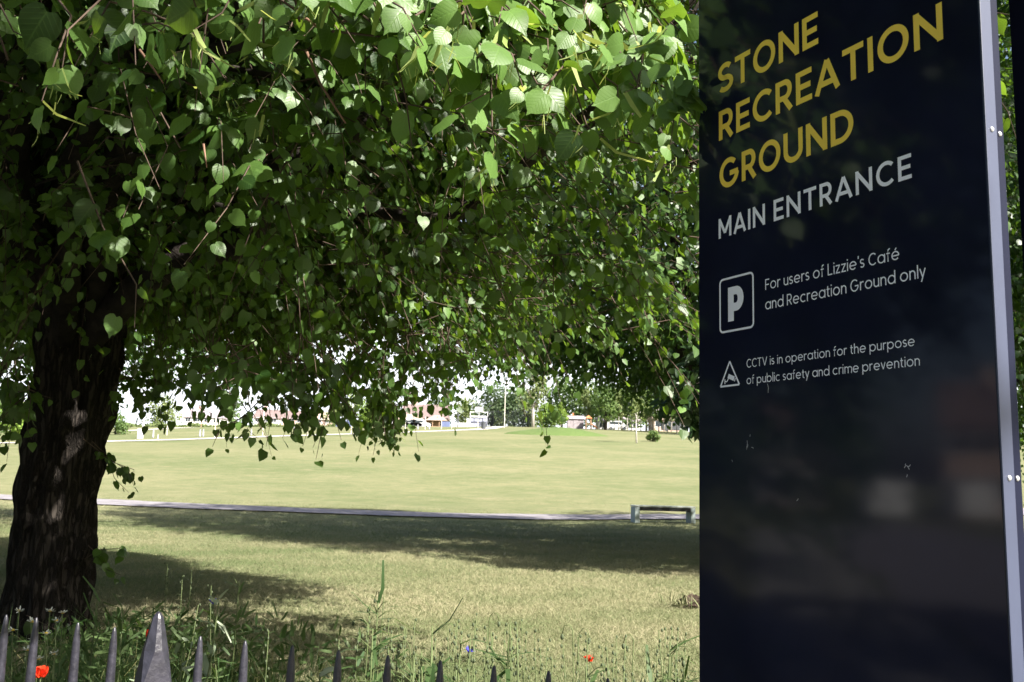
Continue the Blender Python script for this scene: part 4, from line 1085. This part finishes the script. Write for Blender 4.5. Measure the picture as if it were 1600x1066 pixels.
# ------------------------------------------------------------------ bench by the footpath
bp0 = ghit(992, 817.5); bp1 = ghit(1076, 816)
ang = math.atan2(bp1[1] - bp0[1], bp1[0] - bp0[0])
ang = max(-0.15, min(0.15, ang))
bl = 1.72
bench = thing('park_bench', 'low backless bench with a dark seat beam and pale legs by the footpath', 'bench', (float(bp0[0]), float(bp0[1]), gz(bp0[0], bp0[1])), ang)
MB().box(0.0, 0, -0.05, 0.14, 0.42, 0.425).build('leg', M['concrete'], bench, False, .01)
MB().box(bl - .13, 0, -0.05, bl, 0.42, 0.425).build('leg', M['concrete'], bench, False, .01)
MB().box(0.145, 0.01, 0.335, bl - .135, 0.41, 0.432).build('seat_beam', M['board'], bench, False, .006)
MB().box(-0.01, -0.005, 0.434, bl + .01, 0.425, 0.474).build('seat', M['boardtop'], bench, False, .008)

# ------------------------------------------------------------------ far side of the park
def far_tree(name, label, px, Y, htop, wid, clear, m, n=1300, group=None, trunk_m='bark', tr=.16, q=.42, lumps=11, base=None, cat='tree', conical=False):
    X = at(px, 660, Y)[0]; z0 = gz(X, Y)
    o = thing(name, label, cat, (float(X), float(Y), z0), 0, group)
    t = MB(); hh = max(clear * 1.3, htop * .6)
    t.tube([(0, 0, -.2), (rng.normal(0, .06), 0, hh * .5), (rng.normal(0, .1), 0, hh)], [tr, tr * .8, tr * .4], 8)
    for k in range(4):
        a = rng.uniform(0, 6.28); t.tube([(0, 0, clear * (.8 + .1 * k)), (.4 * wid * math.cos(a) * .6, .4 * wid * math.sin(a) * .6, clear + (htop - clear) * .4)], [tr * .4, tr * .15], 6)
    t.build('trunk', M[trunk_m], o, True)
    lb = LB()
    ch = htop - clear
    cs_ = []
    for k in range(lumps):
        v = (k + .5) / lumps
        rad = math.sqrt(max(.05, 1 - (2 * v - .85) ** 2 / 1.4)) if not conical else (1.05 - v)
        a = rng.uniform(0, 6.28); r_ = rad * wid / 2 * rng.uniform(.2, .72)
        cs_.append((r_ * math.cos(a), r_ * math.sin(a), clear + ch * (.1 + .85 * v), (.22 + .16 * rng.uniform()) * min(wid, ch * 1.1) * (1 if not conical else rad + .25)))
    per = n // lumps
    for (x, y, z, r) in cs_:
        d = nrm(rng.normal(0, 1, (per, 3))); rr_ = rng.uniform(.45, 1.08, per) ** .6
        Pq_ = np.array([x, y, z]) + d * (rr_ * r)[:, None] * np.array([1, 1, .85])
        Pq_[:, 2] = np.maximum(Pq_[:, 2], clear * .75)
        lb.add(Pq_, rng.normal(0, 1, (per, 3)), d + rng.normal(0, .5, (per, 3)), rng.uniform(.55, 1.2, per) * q, T_LO, np.clip(rng.uniform(0, 1, per) * .8 + rng.normal(.1, .12), 0, 1))
    lb.build('crown', m, o)
    return o
def H(px, ytop, Y):          # height of something whose top is seen at ytop
    p = at(px, ytop, Y); return p[2] - gz(p[0], p[1])
# row of pale trunked young trees
GB = 'row of pale trunked trees beyond the lawn'
xsb = np.linspace(918, 1120, 30)
for k, px in enumerate(xsb):
    Y = 196 - 46 * (k / 29) + rng.uniform(-3, 3) + (6 if k % 2 else 0)
    far_tree('birch_tree', 'slender pale trunked tree in the close row beyond the lawn', px + rng.uniform(-2, 2), Y, rng.uniform(6.5, 10), rng.uniform(3.0, 4.4), rng.uniform(2.0, 2.7), M['far_green'] if k % 3 else M['far_olive'], 620, GB, 'palebark', .11, .42, 8)
far_tree('young_tree', 'pale thin bare looking young tree standing in front of the row', 995, 104, 5.0, 2.4, 2.6, M['far_olive'], 130, None, 'palebark', .10, .28, 7)
far_tree('dark_trunk_tree', 'broad tree with a dark forked trunk left in the pale row', 946, 176, 8.5, 7.5, 2.1, M['far_green'], 1400, None, 'bark', .35)
far_tree('broad_tree', 'tall pale barked tree beside the sports court fence', 833, 205, 14, 8, 4.5, M['far_olive'], 1500, None, 'palebark', .4, .5)
far_tree('broad_tree', 'large grey green tree behind the white court frame', 768, 240, 11.5, 12, 1.0, M['far_deep'], 2000, None, 'bark', .3, .55)
far_tree('broad_tree', 'olive green tree between pavilion and white court frame', 727, 262, 9, 9, 1.0, M['far_olive'], 1500, None, 'bark', .3, .55)
far_tree('broad_tree', 'pale green tree right of the brick houses', 538, 250, 9.5, 9, .8, M['far_olive'], 1700, None, 'bark', .3, .55)
far_tree('broad_tree', 'light green tree just right of the pale green one', 575, 245, 7.5, 8, .8, M['far_bright'], 1500, None, 'bark', .3, .5)
far_tree('broad_tree', 'leafy green tree right behind the small shed', 905, 222, 12, 10, 1.5, M['far_green'], 2000, None, 'bark', .3, .55)
far_tree('broad_tree', 'tree of dense green foliage left behind the small shed', 878, 228, 13, 9, 1.5, M['far_green'], 1800, None, 'bark', .3, .55)
far_tree('broad_tree', 'dusky tree above the row near the sign', 1062, 200, 12, 11, 1.5, M['far_olive'], 1700, None, 'bark', .3, .5)
far_tree('broad_tree', 'tall green tree in the middle behind the row', 1010, 215, 15, 11, 1.5, M['far_green'], 1900, None, 'bark', .3, .55)
far_tree('broad_tree', 'grey tree behind the pavilion roof', 688, 290, 12, 9, 2, M['far_deep'], 1400, None, 'bark', .3, .6)
far_tree('broad_tree', 'green tree left of the pavilion', 607, 265, 8, 6, .8, M['far_bright'], 1100, None, 'bark', .3, .5)
far_tree('broad_tree', 'tree left of the white house far off', 250, 300, 12, 14, .8, M['far_olive'], 1900, None, 'bark', .3, .6)
far_tree('broad_tree', 'dark tree between white house and brick houses', 362, 285, 12, 10, .8, M['far_green'], 1700, None, 'bark', .3, .6)
far_tree('conical_tree', 'small bright conical tree beside the shed', 876, 172, 5.2, 2.6, .8, M['far_bright'], 800, None, 'palebark', .1, .3, 9, conical=True)
far_tree('leafy_bush', 'bright green bush at the foot of the tall pale barked tree', 850, 195, 4.6, 4.5, .1, M['far_bright'], 1100, None, 'bark', .1, .4, 9, cat='bush')
far_tree('leafy_bush', 'green bush left of the conical tree', 862, 190, 4.4, 3.6, .1, M['far_green'], 900, None, 'bark', .1, .4, 9, cat='bush')
far_tree('leafy_bush', 'low round bush alone on the lawn near the young tree', 1021, 110, 1.15, 2.0, .02, M['far_green'], 500, None, 'bark', .05, .22, 9, cat='bush')
far_tree('leafy_bush', 'large pale bush at the left edge by the gravel path', 22, 106, 4.0, 5.5, .05, M['far_bright'], 2600, None, 'bark', .1, .26, 13, cat='bush')
far_tree('leafy_bush', 'grey green bush at the far left edge', -22, 109, 4.4, 5.0, .05, M['far_green'], 1900, None, 'bark', .1, .26, 13, cat='bush')
far_tree('leafy_bush', 'rounded bush just right of the dark trunk by the gravel path', 182, 125, 2.6, 4.0, .05, M['far_green'], 1200, None, 'bark', .1, .24, 11, cat='bush')
far_tree('broad_tree', 'dusky tree right behind the tall mesh fence', 803, 236, 10.5, 9, .8, M['far_deep'], 1800, None, 'bark', .3, .55)
far_tree('broad_tree', 'greyish tree at the far end of the mesh fence', 824, 240, 9.5, 8, .8, M['far_olive'], 1500, None, 'bark', .3, .55)
far_tree('broad_tree', 'rounded tree left of the tall mesh fence', 783, 262, 9.0, 9, .8, M['far_olive'], 1500, None, 'bark', .3, .55)
far_tree('broad_tree', 'bushy tree between the pale green trees and the pavilion', 592, 270, 7.5, 9, .5, M['far_olive'], 1300, None, 'bark', .3, .55)
far_tree('broad_tree', 'leafy tree behind the middle of the pale trunk row', 972, 212, 10, 10, 1.2, M['far_green'], 1700, None, 'bark', .3, .55)
far_tree('broad_tree', 'leafy tree behind the sign end of the pale trunk row', 1090, 192, 9, 9, 1.0, M['far_green'], 1700, None, 'bark', .3, .55)
# long hedge at the top of the far field
hl = LB(); n = 7000
hx = rng.uniform(190, 600, n); hY = 232 + rng.uniform(-2, 2, n)
P = np.array([[at(a, 660, b)[0], b, 0] for a, b in zip(hx, hY)])
P[:, 2] = hgt(P[:, 0], P[:, 1]) + rng.uniform(0, 1.25, n) * (1 + .3 * np.sin(P[:, 0] * .7))
hl.add(P, rng.normal(0, 1, (n, 3)), rng.normal(0, .6, (n, 3)) + np.array([0, -.3, .6]), rng.uniform(.3, .6, n), T_LO, rng.uniform(0, .7, n))
tag(hl.build('hedge', M['far_olive']), 'long low hedge along the top of the far field', 'hedge')

def house(name, label, px0, px1, Y, eave, ridge, wallm, roofm, nwin=3, chim=True, cat='house', door=False, depth=8.0, hip=0.0):
    a = at(px0, 660, Y)[0]; b = at(px1, 660, Y)[0]; z0 = min(gz(a, Y), gz(b, Y)) - .3
    o = thing(name, label, cat, ((a + b) / 2, Y, z0)); w2 = (b - a) / 2
    MB().box(-w2, 0, 0, w2, depth, eave).build('wall', wallm, o)
    r = MB(); e = .35
    r.add([(-w2 - e, -e, eave + .01), (w2 + e, -e, eave + .01), (w2 + e, depth + e, eave + .01), (-w2 - e, depth + e, eave + .01), (-w2 - e + hip, depth / 2, ridge), (w2 + e - hip, depth / 2, ridge)],
          [(0, 1, 5, 4), (2, 3, 4, 5), (1, 2, 5), (3, 0, 4), (3, 2, 1, 0)])
    ro = r.build('roof', roofm, o)
    if chim:
        MB().box(-w2 * .5, depth / 2 - .35, ridge - .6, -w2 * .5 + .8, depth / 2 + .35, ridge + .9).build('chimney', M['pink'], ro)
    for row in range(2 if eave > 4 else 1):
        for k in range(nwin):
            x = -w2 + (k + .5) * 2 * w2 / nwin; zz_ = 1.2 + row * 2.6
            f = MB().box(x - .75, -.06, zz_, x + .75, -.005, zz_ + 1.25).build('window', M['whitep'], o)
            MB().box(x - .66, -.075, zz_ + .09, x - .04, -.062, zz_ + 1.16).box(x + .04, -.075, zz_ + .09, x + .66, -.062, zz_ + 1.16).build('pane', M['glass'], f)
    if door:
        MB().box(-.5, -.055, .3, .5, -.004, 2.3).build('door', M['darkpole'], o)
    return o
house('white_house', 'white rendered house half hidden by leaves at the left of the far field', 286, 345, 262, 5.0, 7.6, M['wall'], M['shed'], 4)
house('brick_house', 'pale house with a red tiled roof left in the far terrace', 396, 434, 262, 4.8, 7.6, M['wall'], M['tile'], 3, door=True)
house('brick_house', 'pinkish house with a tiled roof in the middle of the far terrace', 437, 474, 264, 4.8, 7.4, M['pink'], M['tile'], 3, door=True)
house('brick_house', 'pinkish house at the right end of the far terrace', 477, 520, 266, 4.6, 7.2, M['pink'], M['tan'], 3, door=True)
house('white_house', 'long white building behind the bush at the left edge', -30, 34, 150, 5.2, 5.9, M['wall'], M['greyp'], 5, False)
house('brick_house', 'large brown roofed building behind the pavilion', 628, 698, 268, 5.2, 9.6, M['pink'], M['tile'], 5)
house('brick_house', 'pale pink low building behind the row of pale trunks', 935, 1000, 224, 2.8, 4.6, M['wall'], M['shed'], 5, False)
house('brick_house', 'pinkish low building behind the right end of the pale trunk row', 1022, 1066, 190, 2.7, 4.2, M['pink'], M['tan'], 3, False)
def at_spot(o, x, y, rz): o.location = (x, y, gz(x, y)); o.rotation_euler = (0, 0, rz); return o
for (sx_, sy_, nm_, wm_) in ((-60, 8.5, 'unseen brick house added at the street end for sign reflections', 'pink'), (-66, 22.5, 'unseen house added beyond the street end for sign reflections', 'shed'), (-58, -7, 'unseen house added on the far kerb for sign reflections', 'pink')):  # unseen houses, added so the sign reflects dark walls instead of sky
    at_spot(house('added_house', nm_, 100, 200, 60, 5.4, 8.6, M[wm_], M['tile'], 4), sx_, sy_, math.radians(82))
# timber pavilion
def pavilion():
    Y = 226; a = at(612, 660, Y)[0]; b = at(697, 660, Y)[0]; z0 = gz((a + b) / 2, Y) - .2
    o = thing('timber_pavilion', 'low timber pavilion with a tan roof and open veranda', 'pavilion', ((a + b) / 2, Y, z0)); w2 = (b - a) / 2
    MB().box(-w2, 2.2, 0, w2, 7, 2.3).build('wall', M['timber'], o)
    r = MB()
    for (x0, x1) in ((-w2 - .4, .2 * w2), (.22 * w2, w2 + .4)):
        m_ = (x0 + x1) / 2; hp = 2.2
        r.add([(x0, -.3, 2.35), (x1, -.3, 2.35), (x1, 7.4, 2.35), (x0, 7.4, 2.35), (x0 + hp, 3.5, 3.9), (x1 - hp, 3.5, 3.9)], [(0, 1, 5, 4), (2, 3, 4, 5), (1, 2, 5), (3, 0, 4), (3, 2, 1, 0)])
    r.build('roof', M['tan'], o)
    for k in range(9):
        x = -w2 + k * 2 * w2 / 8
        MB().box(x - .08, .0, 0, x + .08, .16, 2.34).build('post', M['timber'], o)
    MB().box(-w2, .03, .8, w2, .11, .92).build('rail', M['timber'], o)
    for k in range(5):
        x = -w2 * .8 + k * w2 * .4
        f = MB().box(x - .6, 2.15, .9, x + .6, 2.195, 1.9).build('window', M['whitep'], o); MB().box(x - .5, 2.13, 1.0, x + .5, 2.148, 1.8).build('pane', M['glass'], f)
pavilion()
# parked vans and crates near the pavilion
def van(label, px, Y, col, L=4.6):
    x = at(px, 660, Y)[0]; o = thing('parked_van', label, 'van', (x, Y, gz(x, Y)))
    b = MB(); prof = [(-L / 2, .35), (-L / 2, 1.75), (-L / 2 + .3, 1.95), (L / 2 - 1.5, 1.95), (L / 2 - .8, 1.25), (L / 2, 1.05), (L / 2, .35)]
    V = [(p[0], -.9, p[1]) for p in prof] + [(p[0], .9, p[1]) for p in prof]; k = len(prof)
    b.add(V, [tuple(range(k)), tuple(range(k, 2 * k))[::-1]] + [(i, i + k, (i + 1) % k + k, (i + 1) % k) for i in range(k)]); b.build('body', col, o)
    MB().box(-L / 2 + .5, -.915, 1.2, L / 2 - 1.6, -.903, 1.75).build('window', M['glass'], o)
    for xx in (-L / 2 + .8, L / 2 - .9):
        wv = []; 
        w_ = MB(); w_.tube([(xx, -.95, .33), (xx, -.72, .33)], .33, 14); w_.build('wheel', M['darkpole'], o)
    return o
for px, lab in ((628, 'white van parked at the left end of the pavilion'), (645, 'white van parked before the middle of the pavilion'), (657, 'white van parked right of the middle of the pavilion')):
    van(lab, px, 219, M['whitep'])
van('blue van parked right of the pale green trees', 541, 224, M['blue'])
van('dark van parked behind the pale trunk row', 1052, 186, M['darkpole'])
van('white van parked behind the pale trunk row', 965, 205, M['whitep'])
at_spot(van('unseen white van added at the street kerb for a sign reflection', 300, 60, M['whitep']), -47.0, 11.6, math.radians(160))  # both kerb vans are added out of view as pale reflections in the sign
at_spot(van('unseen white van added farther along the kerb for a sign reflection', 300, 60, M['whitep']), -52.0, 8.4, math.radians(160))
x = at(696, 660, 217)[0]; o = thing('blue_container', 'blue storage container at the right end of the pavilion', 'container', (x, 217, gz(x, 217)))
MB().box(-1.0, 0, 0, 1.0, 2, 1.4).build('body', M['blue'], o, False, .03)
MB().box(-.9, -.03, .12, -.05, -.004, 1.3).build('door', M['blue'], o); MB().box(.05, -.03, .12, .9, -.004, 1.3).build('door', M['blue'], o)
x0 = at(706, 660, 219)[0]; x1 = at(737, 660, 219)[0]; z0 = gz(x0, 219)
o = thing('white_fence', 'low white boarded fence left of the court frame', 'fence', (x0, 219, z0))
b = MB(); k = 0
while k * .24 < x1 - x0: b.box(k * .24, 0, .1, k * .24 + .2, .03, 1.25); k += 1
b.build('boards', M['whitep'], o); MB().box(0, .035, .35, x1 - x0, .09, .45).box(0, .035, .95, x1 - x0, .09, 1.05).build('rail', M['whitep'], o)
# white court frame (goal with a backboard above)
Y = 214; xa = at(734, 660, Y)[0]; xb = at(762, 660, Y)[0]; z0 = gz(xa, Y) - .05
o = thing('court_goal', 'white steel goal frame with panel infill and a white backboard on top', 'goal', ((xa + xb) / 2, Y, z0)); w2 = (xb - xa) / 2
f = MB(); f.box(-w2, 0, 0, -w2 + .12, .12, 3.7); f.box(w2 - .12, 0, 0, w2, .12, 3.7); f.box(-w2 + .125, 0, 3.58, w2 - .125, .12, 3.7); f.box(-w2 + .125, 0, 2.45, w2 - .125, .12, 2.75); f.box(-.06, .01, 2.755, .06, .11, 3.575)
f.build('frame', M['whitep'], o)
MB().box(-w2 + .14, 1.0, 0, w2 - .14, 1.05, 2.4).build('back_panel', M['lilac'], o)
MB().box(-w2 - .7, .2, 0, -w2 - .02, .28, 2.1).build('side_panel', M['whitep'], o)
MB().box(-.9, -.1, 3.72, .9, -.04, 4.8).build('backboard', M['whitep'], o)
# tall dark mesh fence of the court
xa, xb = at(763, 660, 216)[0], at(834, 660, 206)[0]
o = thing('court_fence', 'tall dark mesh fence of the sports court on thin posts', 'fence', (xa, 216, gz(xa, 216)))
for k in range(10):
    t = k / 9; X = (xb - xa) * t; Yq = -10 * t; zz_ = gz(xa + X, 216 + Yq) - gz(xa, 216)
    MB().box(X - .05, Yq - .05, zz_ - .2, X + .05, Yq + .05, zz_ + 3.9).build('post', M['darkpole'], o)
b = MB()
L_ = math.hypot(xb - xa, 10)
for k in range(70):
    t = (k + .5) / 70; X = (xb - xa) * t; Yq = -10 * t; zz_ = gz(xa + X, 216 + Yq) - gz(xa, 216)
    b.box(X - .018, Yq - .01, zz_, X + .018, Yq + .01, zz_ + 3.8)
for k in range(12):
    b.add([(0, .02, .2 + k * .32), (xb - xa, -9.98, .2 + k * .32 - .4), (xb - xa, -9.98, .23 + k * .32 - .4), (0, .02, .23 + k * .32)], [(0, 1, 2, 3)])
b.build('mesh_panel', M['darkpole'], o)
# lamp column and other thin uprights
def column(name, label, px, Y, ytop, m, r, cat='post', group=None, arm=False):
    p = at(px, ytop, Y); z0 = gz(p[0], Y); o = thing(name, label, cat, (float(p[0]), Y, z0), 0, group); h = p[2] - z0
    MB().lathe(0, 0, [(r * 1.2, -.2), (r * 1.2, .3), (r, .32), (r * .8, h)], 8).build('shaft', m, o, True)
    MB().lathe(0, 0, [(r * .95, h + .002), (r * 1.1, h + .06), (r * .4, h + .10)], 8).build('cap', m, o, True)
    if arm:
        MB().box(-.55, -.06, h + .1, .55, .06, h + .2).build('lamp_head', M['whitep'], o)
    return o
column('lamp_column', 'tall pale floodlight column by the end of the gravel path', 790, 168, 600, M['palepole'], .06, 'lamp post', None, True)
column('dark_post', 'dark post before the white boarded fence', 716, 212, 645, M['darkpole'], .14)
GP = 'slim pale poles along the gravel path'
for px, yt, Y in [(262, 663, 118), (338, 648, 108), (413, 640, 116), (482, 648, 126), (551, 634, 128), (606, 650, 135), (634, 648, 142), (665, 652, 150), (690, 656, 154), (706, 655, 158), (747, 658, 165), (247, 680, 102)]:
    column('pale_pole', 'slim pale pole standing beside the gravel path', px, Y, yt, M['palepole'], .045, 'pole', GP)
GQ = 'grey bollards along the gravel path'
for px, yt, Y in [(240, 673, 110), (318, 672, 114), (313, 672, 113), (393, 671, 119), (460, 668, 125), (653, 664, 152), (671, 663, 152)]:
    column('bollard', 'short grey bollard at the edge of the gravel path', px, Y, yt, M['greyp'], .09, 'bollard', GQ)
x = at(217, 690, 108)[0]; o = thing('white_cabinet', 'white cabinet with a tall post beside the gravel path', 'cabinet', (x, 108, gz(x, 108)))
MB().box(-.26, 0, -.1, .26, .4, 1.15).build('body', M['whitep'], o, False, .02); MB().box(.1, .41, 0, .24, .53, 2.3).build('post', M['whitep'], o); MB().box(-.2, -.02, .15, .2, -.003, 1.05).build('door', M['whitep'], o)
# black litter bin
p = ghit(755.5, 671); o = thing('litter_bin', 'black litter bin beside the gravel path', 'bin', (float(p[0]), float(p[1]), gz(p[0], p[1])))
MB().lathe(0, 0, [(.36, 0), (.38, .9), (.40, .92), (.40, 1.0)], 14).build('body', M['darkpole'], o); MB().lathe(0, 0, [(.40, 1.12), (.38, 1.25), (.1, 1.33)], 14).build('lid', M['darkpole'], o)
MB().box(-.39, -.04, .98, -.33, .04, 1.15).box(.33, -.04, .98, .39, .04, 1.15).build('bracket', M['darkpole'], o)
# field rail
p0 = at(314, 664, 190); o = thing('field_rail', 'low wooden rail standing on the far field', 'rail', (float(p0[0]), 190, gz(p0[0], 190)))
MB().box(0, 0, 0, .12, .12, 1.1).build('post', M['timber'], o); MB().box(3.0, 0, 0, 3.12, .12, 1.1).build('post', M['timber'], o); MB().box(-.1, -.06, .95, 3.2, -.004, 1.1).build('rail', M['timber'], o)
# small shed and climbing frame
Y = 186; xa, xb = at(887, 660, Y)[0], at(912, 660, Y)[0]; z0 = gz(xa, Y) - .1
o = thing('garden_shed', 'small weathered grey board shed under the trees', 'shed', ((xa + xb) / 2, Y, z0)); w2 = (xb - xa) / 2
b = MB(); n = 13
for k in range(n): b.box(-w2 + k * 2 * w2 / n, 0 if k % 2 else -.02, 0, -w2 + (k + 1) * 2 * w2 / n - .01, 2.4, 2.0)
b.build('wall', M['shed'], o)
MB().add([(-w2 - .2, -.25, 2.02), (w2 + .2, -.25, 2.02), (w2 + .2, 2.6, 2.02), (-w2 - .2, 2.6, 2.02), (-w2 - .2, 1.2, 2.75), (w2 + .2, 1.2, 2.75)], [(0, 1, 5, 4), (2, 3, 4, 5), (1, 2, 5), (3, 0, 4), (3, 2, 1, 0)]).build('roof', M['shed'], o)
MB().box(-.4, -.06, .05, .4, -.025, 1.85).build('door', M['shed'], o)
MB().box(-w2 * .4, 1.0, 2.4, -w2 * .4 + .3, 1.3, 3.3).build('chimney', M['orange'], o)
Y = 184; xa, xb = at(915, 660, Y)[0], at(934, 660, Y)[0]; z0 = gz(xa, Y) - .1
o = thing('climbing_frame', 'rust orange climbing frame with a slide beside the shed', 'climbing frame', ((xa + xb) / 2, Y, z0)); w2 = (xb - xa) / 2
for sx in (-w2 + .1, -.1):
    for sy in (0, 1.2): MB().box(sx - .06, sy - .06, 0, sx + .06, sy + .06, 2.2).build('post', M['timber'], o)
MB().box(-w2, -.1, 1.0, 0, 1.3, 1.1).build('deck', M['timber'], o)
MB().add([(-w2 - .1, -.2, 2.21), (0.1, -.2, 2.21), (0.1, 1.4, 2.21), (-w2 - .1, 1.4, 2.21), (-w2 / 2, .6, 2.9)], [(0, 1, 4), (1, 2, 4), (2, 3, 4), (3, 0, 4), (3, 2, 1, 0)]).build('roof', M['orange'], o)
MB().add([(0, .2, 1.05), (w2, .2, .2), (w2, .9, .2), (0, .9, 1.05), (0, .2, 1.3), (w2, .2, .45), (w2, .9, .45), (0, .9, 1.3)], [(0, 3, 2, 1), (0, 1, 5, 4), (3, 7, 6, 2)]).build('slide', M['orange'], o)
